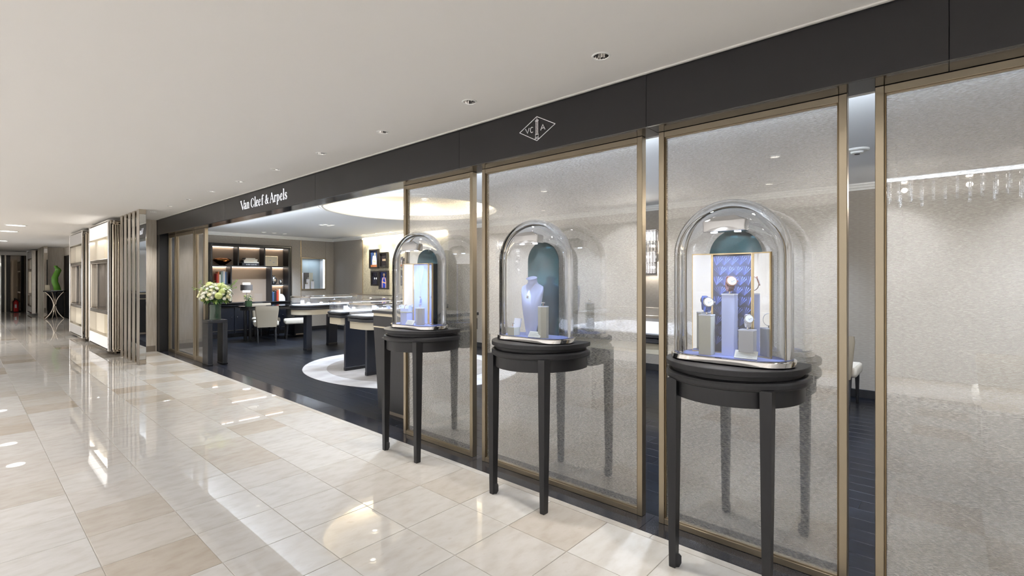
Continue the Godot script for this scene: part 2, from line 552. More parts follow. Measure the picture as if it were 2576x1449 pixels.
func structure() -> void:
	# floor of the corridor: recessed bed, then the marble tiles
	var fl := struct_root("floor", "polished beige marble tile floor of the mall corridor")
	slab(fl, "screed", M["grout"], -3.6, 2.556, -0.14, -0.0035, -30.0, 4.2, 0.0)
	var pit := 0.4088
	var tile := bx(pit - 0.0035, 0.012, pit - 0.0035, 0.0012)
	var far := []
	for i in 7: far.append(Builder.new())
	for k in range(-10, 5):
		for j in range(-68, 16):
			var x := 0.463 + 0.4085 * (k + 0.5)
			var z := -2.305 + pit * (j + 0.5)
			if x < -3.4: continue
			var h := absi((k * 73 + j * 151 + k * j * 31) % 97)
			var v: int = [0, 0, 0, 1, 1, 2, 3, 3, 5, 5, 6, 4][h % 12]
			if k >= -4 and j >= -22 and j < 8:
				part(fl, "tile", tile, M["marble_%d" % v], Vector3(x, -0.006, z))
			else:
				var c := Vector3(x, -0.006, z)
				far[v].box(c - Vector3(pit / 2 - 0.0018, 0.006, pit / 2 - 0.0018), c + Vector3(pit / 2 - 0.0018, 0.006, pit / 2 - 0.0018))
	for i in 7:
		if far[i].p.size():
			var o := part(fl, "distant_tiles", far[i].done(), M["marble_%d" % i])
			o.set_meta("kind", "stuff")
	for j in range(-20, 4):
		slab(fl, "border_tile", M["marble_%d" % (absi(j) % 3)], 2.507, 2.5545, -0.012, 0.0, j * 1.2266 + 0.002, (j + 1) * 1.2266 - 0.002, 0.001)
	# black granite threshold
	var th := struct_root("trim_1", "speckled black granite threshold strip along the shop front")
	var cuts := [4.2, 1.17, -0.297, -1.314, -2.771, -3.79, -5.12, -6.45, -7.78, -9.11, -10.44, -11.6]
	for i in cuts.size() - 1:
		slab(th, "granite_slab", M["granite"], 2.5565, 2.7695, -0.1, 0.001, cuts[i + 1] + 0.001, cuts[i] - 0.001, 0.0008)
	# dark boards of the shop
	var sf := struct_root("floor", "dark stained oak board floor inside the shop")
	slab(sf, "subfloor", M["black_matte"], 2.771, BX + 0.2, -0.14, -0.004, SZ - 0.4, 4.2, 0.0)
	var bw := 0.1510
	for r in 29:
		var z := 4.2 - fmod(r * 0.77, 2.05)
		var end := 4.2
		while end > SZ + 0.01:
			var nx: float = maxf(z, SZ)
			if end - nx > 0.05:
				slab(sf, "floor_board", M["dark_oak_%d" % ((r * 7 + int(absf(z) * 3)) % 4)], 2.772 + r * bw + 0.0008, 2.772 + (r + 1) * bw - 0.0008, -0.012, 0.0, nx + 0.001, end - 0.001, 0.0012)
			end = nx
			z -= 2.05
	# corridor ceiling with the row of recessed downlights
	var cb := Builder.new()
	var lx := 2.194
	var zs := []
	for k in range(-2, 11): zs.append(-1.339 - 0.984 * k)
	cb.box(Vector3(-3.7, CH, -30.2), Vector3(lx - 0.12, CH + 0.03, 4.3))
	cb.box(Vector3(lx + 0.12, CH, -30.2), Vector3(FX + 0.1, CH + 0.03, 4.3))
	var edge := 4.3
	for z in zs:
		cb.box(Vector3(lx - 0.12, CH, z + 0.12), Vector3(lx + 0.12, CH + 0.03, edge))
		holed_cell(cb, lx, z, 0.12, 0.041, CH, CH + 0.03)
		edge = z - 0.12
	cb.box(Vector3(lx - 0.12, CH, -30.2), Vector3(lx + 0.12, CH + 0.03, edge))
	var ce := struct("ceiling", cb.done(false), M["ceiling_paint"], Vector3.ZERO, "smooth cream plaster ceiling of the corridor")
	slab(ce, "deck", M["black_matte"], -3.7, FX + 0.1, CH + 0.22, CH + 0.3, -30.2, 4.3, 0.0)
	slab(ce, "shadow_gap_bead", M["ceiling_paint"], FX - 0.03, FX - 0.012, CH - 0.008, CH, -11.5, 4.2, 0.002)
	var trim := lathe([[0.039, 0.004], [0.039, -0.004], [0.046, -0.004], [0.049, 0.0], [0.049, 0.004]], 28, 0, true)
	var cone := lathe([[0.024, 0.085], [0.026, 0.085], [0.0405, 0.0], [0.039, 0.0]], 20, 2, true)
	for i in zs.size():
		var t := thing("recessed_downlight", "recessed chrome downlight, %s from the pale wood pier in the fascia row" % ORD[zs.size() - 1 - i], "downlight", Vector3(lx, CH, zs[i]), 0.0, "downlights along the fascia")
		part(t, "trim_ring", trim, M["white_trim"])
		part(t, "reflector", cone, M["chrome"])
		part(t, "lamp", cyl(0.022, 0.006, 16, 0.001), M["lamp_disc"], Vector3(0, 0.079, 0))
		spot(Vector3(lx, CH - 0.006, zs[i]), Vector3(lx + 0.35, 0.6, zs[i]), 2.1, 41.0, WARM, 0.035, 0.9)
	for q in [[0.785, -14.897], [0.769, -16.887], [0.79, -21.3]]:
		var t := thing("round_downlight", "large round glowing downlight flush in the distant corridor ceiling", "downlight", Vector3(q[0], CH, q[1]), 0.0, "bright round downlights at the far end")
		part(t, "rim", lathe([[0.15, 0.0], [0.15, -0.012], [0.172, -0.012], [0.176, 0.0]], 32, 0, true), M["white_trim"])
		part(t, "lamp_lens", cyl(0.152, 0.006, 32, 0.001), M["lamp_disc"], Vector3(0, -0.008, 0))
		spot(Vector3(q[0], CH - 0.02, q[1]), Vector3(q[0], 0, q[1]), 4.0, 60.0, WARM, 0.1, 0.8)
	# walls out of view that close the corridor
	struct("wall_left", bx(0.1, CH, 34.4, 0.0), M["wall_white"], Vector3(-3.65, CH / 2, -12.9))
	struct("wall_rear", bx(11.0, CH + 0.1, 0.1, 0.0), M["wall_white"], Vector3(1.8, CH / 2, 4.25))
	# shop ceiling with its round cove
	var c := Vector3(4.88, SH, -6.5)
	var R := 1.36
	var sb := Builder.new()
	var x0 := FX + 0.1
	var x1 := BX + 0.1
	var z0 := SZ - 0.4
	var z1 := 4.3
	var n := 72
	var rings := [PackedVector3Array(), PackedVector3Array(), PackedVector3Array(), PackedVector3Array()]
	for i in n:
		var a := TAU * i / n
		var d := Vector3(cos(a), 0, -sin(a))
		var h := 1.75
		var k := h / maxf(absf(d.x), absf(d.z))
		rings[0].append(c + d * k)
		rings[1].append(c + d * R)
		rings[2].append(c + d * R + Vector3(0, 0.07, 0))
		rings[3].append(c + d * k + Vector3(0, 0.07, 0))
	sb.rings(rings, true, false, false, 2)
	sb.box(Vector3(x0, SH, z0), Vector3(c.x - 1.75, SH + 0.07, z1))
	sb.box(Vector3(c.x + 1.75, SH, z0), Vector3(x1, SH + 0.07, z1))
	sb.box(Vector3(c.x - 1.75, SH, z0), Vector3(c.x + 1.75, SH + 0.07, c.z - 1.75))
	sb.box(Vector3(c.x - 1.75, SH, c.z + 1.75), Vector3(c.x + 1.75, SH + 0.07, z1))
	var sc := struct("ceiling", sb.done(false), M["shop_ceiling"], Vector3.ZERO, "white plaster shop ceiling with a round lit cove")
	part(sc, "cove_moulding", lathe([[R, 0.0], [R, -0.02], [R + 0.03, -0.028], [R + 0.06, -0.016], [R + 0.07, -0.02], [R + 0.11, -0.012], [R + 0.13, 0.0]], 72, 0, true), M["white_trim"], c)
	part(sc, "cove_dome", lathe([[R + 0.17, 0.07], [R + 0.17, 0.16], [R + 0.02, 0.27], [0.001, 0.31], [0.001, 0.34], [R + 0.04, 0.30], [R + 0.2, 0.18], [R + 0.2, 0.07]], 72, 0, true), M["cove_paint"], c)
	var led := PackedVector3Array()
	for i in 72: led.append(Vector3(cos(TAU * i / 72) * (R + 0.11), 0.085, sin(TAU * i / 72) * (R + 0.11)))
	part(sc, "hidden_light_strip", tube(led, 0.009, 6, true), M["led_cove"], c)
	slab(sc, "deck", M["black_matte"], x0, x1, SH + 0.4, SH + 0.45, z0, z1, 0.0)
	for i in 8:
		var a := TAU * i / 8.0
		omni(c + Vector3(cos(a) * (R + 0.1), 0.11, sin(a) * (R + 0.1)), 0.28, Color(1, 0.94, 0.82), 0.02)
	# cornices
	var prof := [[0.0, 0.0], [0.02, 0.0], [0.025, 0.02], [0.045, 0.03], [0.05, 0.05], [0.07, 0.06], [0.075, 0.075], [0.0, 0.075]]
	var p2 := PackedVector2Array()
	for q in prof: p2.append(Vector2(q[0], q[1]))
	var co := struct("trim_2", prism(p2, BX - 2.75), M["white_trim"], Vector3((BX + 2.75) / 2, SH - 0.075, SZ), "white stepped cornice along the shop side wall")
	co.rotation.y = -PI / 2
	var cp := struct("trim_3", prism(p2, 17.4), M["white_trim"], Vector3(BX, SH - 0.075, -4.5), "white stepped cornice along the shop back wall")
	cp.rotation.y = PI
	# back wall: cloth panels and one gold-leaf stretch
	var bwall := struct_root("wall_back", "taupe cloth-panelled back wall of the shop")
	slab(bwall, "core", M["black_matte"], BX + 0.022, BX + 0.12, 0.0, SH, SZ - 0.4, 4.3, 0.0)
	var seams := [SZ, -11.70, -8.25, -7.05, -5.9, -4.7, -3.5 + 0.75, -1.6, -0.4, 0.8, 2.0, 3.2, 4.25]
	for i in seams.size() - 1:
		slab(bwall, "wall_panel", M["gold_leaf"] if i == 1 else M["wall_cloth"], BX, BX + 0.022, 0.1, SH, seams[i] + 0.0015, seams[i + 1] - 0.0015, 0.001)
	struct("baseboard_back", bx(0.03, 0.1, 17.4, 0.003), M["black_wood"], Vector3(BX, 0.05, -4.5))
	slab(bwall, "gold_bead", M["gold"], BX - 0.008, BX + 0.002, 0.1, SH - 0.07, -11.708, -11.698, 0.001)
	# side wall round the bookcase and the niche
	var sw := struct_root("wall_side", "taupe cloth-panelled side wall of the shop")
	var zf := SZ
	for q in [[2.75, 3.94, 0.0, SH], [3.9435, 4.66, 2.29, SH], [4.6635, 5.928, 2.29, SH], [5.93, 6.188, 0.1, SH], [6.1915, 6.905, 0.1, 1.112], [6.1915, 6.905, 2.0, SH], [6.9085, BX, 0.1, SH]]:
		slab(sw, "wall_panel", M["wall_cloth"], q[0], q[1], q[2], q[3], zf - 0.4, zf, 0.001)
	slab(sw, "core", M["black_matte"], 2.75, BX, 0.0, SH, zf - 0.46, zf - 0.4, 0.0)
	slab(sw, "gold_bead", M["gold"], 6.186, 6.194, 0.75, 2.46, zf - 0.01, zf + 0.004, 0.001)
	struct("baseboard_side", bx(BX - 5.95, 0.1, 0.03, 0.003), M["black_wood"], Vector3((BX + 5.95) / 2, 0.05, zf))

func fascia() -> void:
	var t := struct_root("trim_4", "black lacquered fascia beam over the shop front")
	slab(t, "beam", M["black_matte"], FX + 0.02, 2.755, FB + 0.012, CH + 0.2, -11.5, 4.2, 0.0)
	var cuts := [4.2, 1.2, 0.0, -1.268, -2.818, -5.126, -7.87, -11.54]
	for i in cuts.size() - 1:
		slab(t, "fascia_panel", M["fascia_black"], FX, FX + 0.02, FB, CH - 0.004, cuts[i + 1] + 0.001, cuts[i] - 0.001, 0.001)
		slab(t, "soffit_panel", M["black_gloss"], FX + 0.02, 2.755, FB, FB + 0.012, cuts[i + 1] + 0.001, cuts[i] - 0.001, 0.001)
	# return of the black beam on the shop side
	slab(t, "back_board", M["white_trim"], 2.755, 2.768, FB, SH, -13.2, 4.2, 0.0)
	slab(t, "added_uplight_ledge", M["white_trim"], 2.768, 2.85, FB + 0.02, FB + 0.035, -13.2, 4.2, 0.0)  # ledge and lip added to carry the extra uplight
	slab(t, "added_uplight_ledge", M["white_trim"], 2.84, 2.85, FB + 0.035, FB + 0.075, -13.2, 4.2, 0.0)
	for k in 4:
		slab(t, "hidden_light_strip", M["led_white"], 2.778, 2.798, FB + 0.036, FB + 0.048, -12.9 + 4.25 * k, -8.75 + 4.25 * k, 0.0)  # unseen strips, added with their area lights to brighten the shop ceiling
		area(Vector3(2.80, FB + 0.06, -10.8 + 4.25 * k), Vector3(4.6, SH + 0.12, -10.8 + 4.25 * k), 0.03, 4.1, 36.0, Color(0.91, 0.95, 1.0), Vector3.BACK)
	# lettering
	var s := thing("fascia_sign", "white illuminated serif shop name lettering on the black fascia", "sign", Vector3(FX, 2.36, -7.246))
	var H := 0.118
	var glyphs := {
		"V": [[[0.0, 1.0, 2], [0.58, 0.0, 2]], [[0.6, 0.0, 0], [0.95, 0.97, 0]], [[-0.1, 0.985, 1], [0.2, 0.985, 1]], [[0.86, 0.97, 1], [1.02, 0.97, 1]]],
		"A": [[[0.46, 1.02, 2], [1.0, 0.0, 2]], [[0.5, 1.0, 0], [0.08, 0.02, 0]], [[0.24, 0.36, 0], [0.72, 0.36, 0]], [[0.0, 0.015, 1], [0.16, 0.015, 1]], [[0.82, 0.015, 1], [1.08, 0.015, 1]]],
		"a": [[[0.1, 0.53, 1], [0.22, 0.66, 1], [0.5, 0.68, 1], [0.68, 0.56, 2], [0.7, 0.3, 2], [0.7, 0.08, 2], [0.82, 0.0, 1], [1.0, 0.05, 0]], [[0.68, 0.4, 0], [0.3, 0.33, 1], [0.08, 0.16, 2], [0.25, 0.01, 1], [0.5, 0.03, 0], [0.68, 0.14, 0]]],
		"n": [[[0.2, 0.68, 2], [0.2, 0.0, 2]], [[0.22, 0.52, 0], [0.4, 0.66, 0], [0.6, 0.68, 1], [0.78, 0.56, 2], [0.8, 0.0, 2]], [[0.0, 0.66, 0], [0.2, 0.67, 0]], [[0.02, 0.01, 0], [0.4, 0.01, 0]], [[0.62, 0.01, 0], [1.0, 0.01, 0]]],
		"C": [[[0.94, 0.74, 1], [0.84, 0.9, 0], [0.6, 1.0, 0], [0.32, 0.92, 1], [0.14, 0.7, 2], [0.1, 0.5, 2], [0.14, 0.28, 2], [0.32, 0.07, 1], [0.6, -0.01, 0], [0.84, 0.08, 0], [0.96, 0.26, 1]]],
		"l": [[[0.5, 1.1, 2], [0.5, 0.0, 2]], [[0.0, 1.08, 0], [0.5, 1.09, 0]], [[0.0, 0.01, 0], [1.0, 0.01, 0]]],
		"e": [[[0.16, 0.38, 0], [0.84, 0.4, 0], [0.82, 0.56, 1], [0.66, 0.67, 1], [0.44, 0.68, 0], [0.22, 0.58, 1], [0.1, 0.36, 2], [0.18, 0.12, 2], [0.4, 0.0, 1], [0.66, 0.02, 0], [0.9, 0.16, 0]]],
		"f": [[[0.92, 0.94, 1], [0.8, 1.06, 0], [0.56, 1.06, 1], [0.36, 0.92, 2], [0.34, 0.6, 2], [0.34, 0.0, 2]], [[0.02, 0.64, 0], [0.72, 0.64, 0]], [[0.06, 0.01, 0], [0.66, 0.01, 0]]],
		"&": [[[1.0, 0.0, 1], [0.72, 0.14, 2], [0.34, 0.62, 2], [0.28, 0.82, 1], [0.42, 0.98, 0], [0.56, 0.88, 1], [0.52, 0.7, 0], [0.2, 0.46, 0], [0.06, 0.24, 2], [0.2, 0.04, 1], [0.46, 0.0, 0], [0.72, 0.16, 0], [0.92, 0.56, 0]], [[0.72, 0.56, 0], [1.0, 0.56, 0]]],
		"r": [[[0.24, 0.68, 2], [0.24, 0.0, 2]], [[0.26, 0.48, 0], [0.5, 0.66, 0], [0.8, 0.66, 1], [0.88, 0.56, 2]], [[0.0, 0.66, 0], [0.24, 0.67, 0]], [[0.02, 0.01, 0], [0.54, 0.01, 0]]],
		"p": [[[0.2, 0.68, 2], [0.2, -0.34, 2]], [[0.22, 0.54, 0], [0.5, 0.68, 0], [0.78, 0.58, 1], [0.9, 0.34, 2], [0.8, 0.1, 1], [0.5, -0.01, 0], [0.22, 0.1, 0]], [[0.0, 0.66, 0], [0.2, 0.67, 0]], [[0.0, -0.33, 0], [0.44, -0.33, 0]]],
		"s": [[[0.84, 0.52, 1], [0.74, 0.65, 0], [0.5, 0.69, 0], [0.22, 0.6, 1], [0.24, 0.46, 2], [0.56, 0.34, 2], [0.84, 0.2, 2], [0.74, 0.05, 1], [0.48, -0.01, 0], [0.2, 0.04, 0], [0.08, 0.2, 1]]],
	}
	for q in [["V", 0.0, 0.136], ["a", 0.116, 0.089], ["n", 0.209, 0.091], ["C", 0.347, 0.112], ["l", 0.474, 0.034], ["e", 0.519, 0.075], ["e", 0.601, 0.073], ["f", 0.693, 0.076], ["&", 0.804, 0.108], ["A", 0.95, 0.115], ["r", 1.079, 0.06], ["p", 1.151, 0.075], ["e", 1.246, 0.064], ["l", 1.322, 0.038], ["s", 1.369, 0.068]]:
		var b := Builder.new()
		for path in glyphs[q[0]]:
			var pts := PackedVector2Array()
			var wid := []
			for v in path:
				pts.append(Vector2(v[0] * q[2] * 0.94, v[1] * H))
				wid.append([0.0026, 0.0056, 0.0098][int(v[2])])
			var lft := PackedVector2Array()
			var rgt := PackedVector2Array()
			for m in pts.size():
				var d := (pts[mini(m + 1, pts.size() - 1)] - pts[maxi(m - 1, 0)]).normalized()
				var nn := Vector2(-d.y, d.x)
				lft.append(pts[m] + nn * wid[m]); rgt.append(pts[m] - nn * wid[m])
			for m in pts.size() - 1:
				var f := func(v: Vector2, dz: float) -> Vector3: return Vector3(v.x, v.y, dz)
				b.quad(f.call(rgt[m], 0.002), f.call(rgt[m + 1], 0.002), f.call(lft[m + 1], 0.002), f.call(lft[m], 0.002))
				b.quad(f.call(rgt[m], 0.0), f.call(rgt[m + 1], 0.0), f.call(rgt[m + 1], 0.002), f.call(rgt[m], 0.002))
				b.quad(f.call(lft[m], 0.002), f.call(lft[m + 1], 0.002), f.call(lft[m + 1], 0.0), f.call(lft[m], 0.0))
			var last := pts.size() - 1
			for m in [0, last]: b.quad(Vector3(lft[m].x, lft[m].y, 0), Vector3(rgt[m].x, rgt[m].y, 0), Vector3(rgt[m].x, rgt[m].y, 0.002), Vector3(lft[m].x, lft[m].y, 0.002))
		part(s, "letter", b.done(false), M["letter_glow"], Vector3(0.0, 0.0, q[1]), Vector3(0, -PI / 2, 0))
	# diamond emblem
	var e := thing("fascia_emblem", "thin pale metal diamond emblem with a column and initials on the black fascia", "emblem", Vector3(FX - 0.004, 2.418, -2.048))
	var mm: Material = M["letter_white"]
	var zr := Basis()
	var line := func(b: Builder, pts: Array, r: float, closed := false) -> void:
		var pv := PackedVector3Array()
		for q in pts: pv.append(Vector3(0, q[1], q[0]))
		tube_b(b, pv, r, 6, closed)
	var b0 := Builder.new()
	for q in [[[0, 0.08], [0.151, 0.001]], [[0.151, 0.001], [0, -0.08]], [[0, -0.08], [-0.151, 0.001]], [[-0.151, 0.001], [0, 0.08]]]: line.call(b0, q, 0.0026)
	part(e, "diamond_outline", b0.done(false), mm)
	var b1 := Builder.new()
	line.call(b1, [[-0.009, -0.036], [-0.009, 0.05]], 0.0018)
	line.call(b1, [[0.009, -0.036], [0.009, 0.05]], 0.0018)
	for i in 9: line.call(b1, [[-0.009, -0.034 + i * 0.0095], [0.009, -0.026 + i * 0.0095]], 0.0015)
	line.call(b1, [[-0.013, 0.05], [-0.013, 0.055], [0.013, 0.055], [0.013, 0.05], [-0.013, 0.05]], 0.002)
	line.call(b1, [[-0.009, 0.057], [0, 0.065], [0.009, 0.057]], 0.002)
	line.call(b1, [[0, 0.064], [0, 0.074]], 0.0014)
	line.call(b1, [[-0.013, -0.038], [0.013, -0.038]], 0.0024)
	line.call(b1, [[-0.012, -0.04], [-0.012, -0.056], [0.012, -0.056], [0.012, -0.04]], 0.0016)
	line.call(b1, [[-0.012, -0.057], [-0.018, -0.066], [0.018, -0.066], [0.012, -0.057], [-0.012, -0.057]], 0.0022)
	part(e, "column", b1.done(false), mm)
	var b2 := Builder.new()
	line.call(b2, [[-0.098, 0.016], [-0.081, -0.016], [-0.066, 0.018]], 0.0028)
	part(e, "initial", b2.done(false), mm)
	var b3 := Builder.new()
	var arc := []
	for i in 11:
		var a := deg_to_rad(50 + 26.0 * i)
		arc.append([-0.043 + cos(a) * 0.013, sin(a) * 0.018])
	line.call(b3, arc, 0.0028)
	part(e, "initial", b3.done(false), mm)
	var b4 := Builder.new()
	line.call(b4, [[0.032, -0.018], [0.05, 0.018], [0.068, -0.018]], 0.0028)
	line.call(b4, [[0.04, -0.006], [0.06, -0.006]], 0.0022)
	part(e, "initial", b4.done(false), mm)

# ---------------------------------------------------------------- framed screens
func frame_parts(t: Node3D, z0: float, z1: float, x: float, w: float, d: float, y0: float, y1: float, m: Material) -> void:
	slab(t, "frame_stile", m, x, x + d, y0, y1, z0, z0 + w, 0.002)
	slab(t, "frame_stile", m, x, x + d, y0, y1, z1 - w, z1, 0.002)
	slab(t, "frame_rail", m, x + 0.002, x + d - 0.002, y0, y0 + w, z0 + w, z1 - w, 0.002)
	slab(t, "frame_rail", m, x + 0.002, x + d - 0.002, y1 - w, y1, z0 + w, z1 - w, 0.002)
	var b := 0.007
	for q in [[z0 + w, z0 + w + b, y0 + w, y1 - w], [z1 - w - b, z1 - w, y0 + w, y1 - w]]:
		slab(t, "glazing_bead", M["bronze_dark"], x + 0.01, x + 0.02, q[2], q[3], q[0], q[1], 0.001)
	for y in [y0 + w, y1 - w - b]:
		slab(t, "glazing_bead", M["bronze"], x + 0.01, x + 0.02, y, y + b, z0 + w + b, z1 - w - b, 0.001)

func screen(i: int) -> void:
	var q: Array = [[-3.738, -2.824], [-2.719, -1.366], [-1.262, -0.349], [-0.246, 1.107]][i]
	var lab: String = ["narrow bronze-framed shimmering metal-cloth screen at the edge of the shop opening", "wide bronze-framed metal-cloth screen behind the console with the necklace bust", "narrow bronze-framed metal-cloth screen behind the console with the watches", "wide bronze-framed metal-cloth screen with no console in front of it"][i]
	var t := thing("glass_screen", lab, "screen", Vector3.ZERO, 0.0, "metal-cloth screens of the shop front")
	frame_parts(t, q[0], q[1], PX, 0.033, 0.05, 0.0015, FB - 0.001, M["bronze"])
	slab(t, "front_pane", M["clear_pane"], PX + 0.021, PX + 0.025, 0.034, FB - 0.034, q[0] + 0.034, q[1] - 0.034, 0.0)
	slab(t, "mirror_film", M["mirror_film"], PX + 0.0254, PX + 0.0258, 0.034, FB - 0.034, q[0] + 0.034, q[1] - 0.034, 0.0)
	slab(t, "metal_cloth", M["metal_cloth"], PX + 0.0265, PX + 0.0275, 0.034, FB - 0.034, q[0] + 0.034, q[1] - 0.034, 0.0)

func side_screens() -> void:
	var labs := ["slim bronze-framed clear glass leaf beside the black pilaster", "bronze-framed clear glass leaf between the slim leaf and the end leaf", "bronze-framed clear glass leaf beside the flower pedestal"]
	var qs := [[-11.41, -10.94], [-10.925, -9.82], [-9.805, -9.245]]
	for i in 3:
		var t := thing("glass_leaf", labs[i], "glass panel")
		frame_parts(t, qs[i][0], qs[i][1], PX, 0.05 if i < 2 else 0.08, 0.05, 0.0015, FB - 0.001, M["bronze"])
		slab(t, "pane", M["clear_pane"], PX + 0.021, PX + 0.027, 0.05, FB - 0.05, qs[i][0] + 0.05, qs[i][1] - 0.05, 0.0)
	struct("trim_5", bx(0.26, FB, 0.14, 0.003), M["black_matte"], Vector3(2.69, FB / 2, -11.485), "matte black pilaster at the end of the shop front")

# ---------------------------------------------------------------- console tables
func demilune(y: float, d: float, n := 40) -> PackedVector3Array:
	# cut ellipse, local origin on the screen face; inset by d
	var b := 0.354 - d
	var a := 0.328 - d
	var cx := -0.10
	var o := PackedVector3Array()
	var lim := acos(clampf(0.0985 / b, -1.0, 1.0))
	for i in n + 1:
		var t := lerpf(lim, TAU - lim, float(i) / n)
		o.append(Vector3(cx + b * cos(t), y, a * sin(t)))
	return o

func console(i: int) -> void:
	var lab: String = ["black demi-lune console table beside the shop opening", "black demi-lune console table under the dome with the necklace bust", "black demi-lune console table under the dome with the watches"][i]
	var t := thing("console_table", lab, "console table", Vector3(PX, 0, CZ[i]), 0.0, "demi-lune consoles along the screens")
	var k := func(levels: Array) -> ArrayMesh:
		var b := Builder.new()
		var rs := []
		for l in levels: rs.append(demilune(l[0], l[1]))
		b.rings(rs, false, true, true, 0)
		return b.done()
	part(t, "table_top", k.call([[0.985, 0.012], [0.9865, 0.004], [0.989, 0.001], [1.011, 0.0], [1.0135, 0.0015], [1.014, 0.005]]), M["black_wood"])
	part(t, "recess", k.call([[0.962, 0.028], [0.987, 0.028]]), M["black_matte"])
	part(t, "moulding", k.call([[0.922, 0.012], [0.926, 0.004], [0.934, 0.0], [0.950, 0.0], [0.959, 0.004], [0.9635, 0.012], [0.965, 0.022]]), M["black_wood"])
	part(t, "apron", k.call([[0.846, 0.026], [0.848, 0.024], [0.924, 0.024]]), M["black_wood"])
	for sgn in [-1.0, 1.0]:
		var b := Builder.new()
		var rs := []
		for l in [[0.0, 0.0145], [0.004, 0.016], [0.45, 0.021], [0.93, 0.025]]:
			var h: float = l[1]
			var y: float = l[0]
			rs.append(PackedVector3Array([Vector3(-h, y, h), Vector3(h * 1.5, y, h), Vector3(h * 1.5, y, -h), Vector3(-h, y, -h)]))
		b.rings(rs, false, true, true, 2)
		var f := []
		for l in [[0.0, 0.024], [0.02, 0.036], [0.055, 0.036], [0.068, 0.020]]:
			var e: float = l[1]
			f.append(PackedVector3Array([Vector3(0.0, l[0], -0.012), Vector3(0.0, l[0], 0.012), Vector3(e, l[0], 0.012), Vector3(e, l[0], -0.012)]))
		var fb := Builder.new()
		fb.rings(f, false, true, true, 2)
		b.add(fb, Transform3D(Basis(Vector3.UP, sgn * 0.75), Vector3.ZERO))
		part(t, "leg", b.done(false), M["black_wood"], Vector3(-0.358, 0, sgn * 0.212))
	dome(i)

func arch_path(w: float, h: float, n := 24) -> Array:
	# [z, y, outward z, outward y]
	var o := []
	for k in 3: o.append([-w, h * k / 3.0, -1.0, 0.0])
	for k in n + 1:
		var a := PI - PI * k / n
		o.append([cos(a) * w, h + sin(a) * w, cos(a), sin(a)])
	for k in 3: o.append([w, h * (2 - k) / 3.0, 1.0, 0.0])
	return o

func inflated(b: Builder, w: float, h: float, r: float, grp: int, rev: bool, m := 12) -> Array:
	var path := arch_path(w, h)
	var rows := []
	for q in path:
		var row := PackedVector3Array()
		for j in m + 1:
			var f := -PI / 2 + PI * j / m
			row.append(Vector3(sin(f) * r, q[1] + q[3] * cos(f) * r, q[0] + q[2] * cos(f) * r))
		rows.append(row)
	for i in rows.size() - 1:
		for j in m:
			var a: Vector3 = rows[i][j]
			var c: Vector3 = rows[i + 1][j + 1]
			var d: Vector3 = rows[i + 1][j]
			var e: Vector3 = rows[i][j + 1]
			if rev: b.quad(a, d, c, e, grp)
			else: b.quad(a, e, c, d, grp)
	var mid := rows.size() / 2
	for side in [0, m]:
		var hub := Vector3(rows[0][side].x, h * 0.5, 0)
		for i in rows.size():
			var a: Vector3 = rows[i][side]
			var c: Vector3 = rows[(i + 1) % rows.size()][side]
			if (side == 0) != rev: b.tri(hub, a, c, grp)
			else: b.tri(hub, c, a, grp)
	# outline of the foot, front right round to front left
	var foot := PackedVector3Array()
	for j in m + 1: foot.append(rows[0][j])
	for j in m + 1: foot.append(rows[rows.size() - 1][m - j])
	return [foot]

func stadium(w: float, r: float, y: float, n := 14) -> PackedVector3Array:
	var o := PackedVector3Array()
	for k in n + 1:
		var a := PI * k / n
		o.append(Vector3(cos(a) * r, y, -w - sin(a) * r))
	for k in n + 1:
		var a := PI + PI * k / n
		o.append(Vector3(cos(a) * r, y, w - sin(a) * r))
	return o

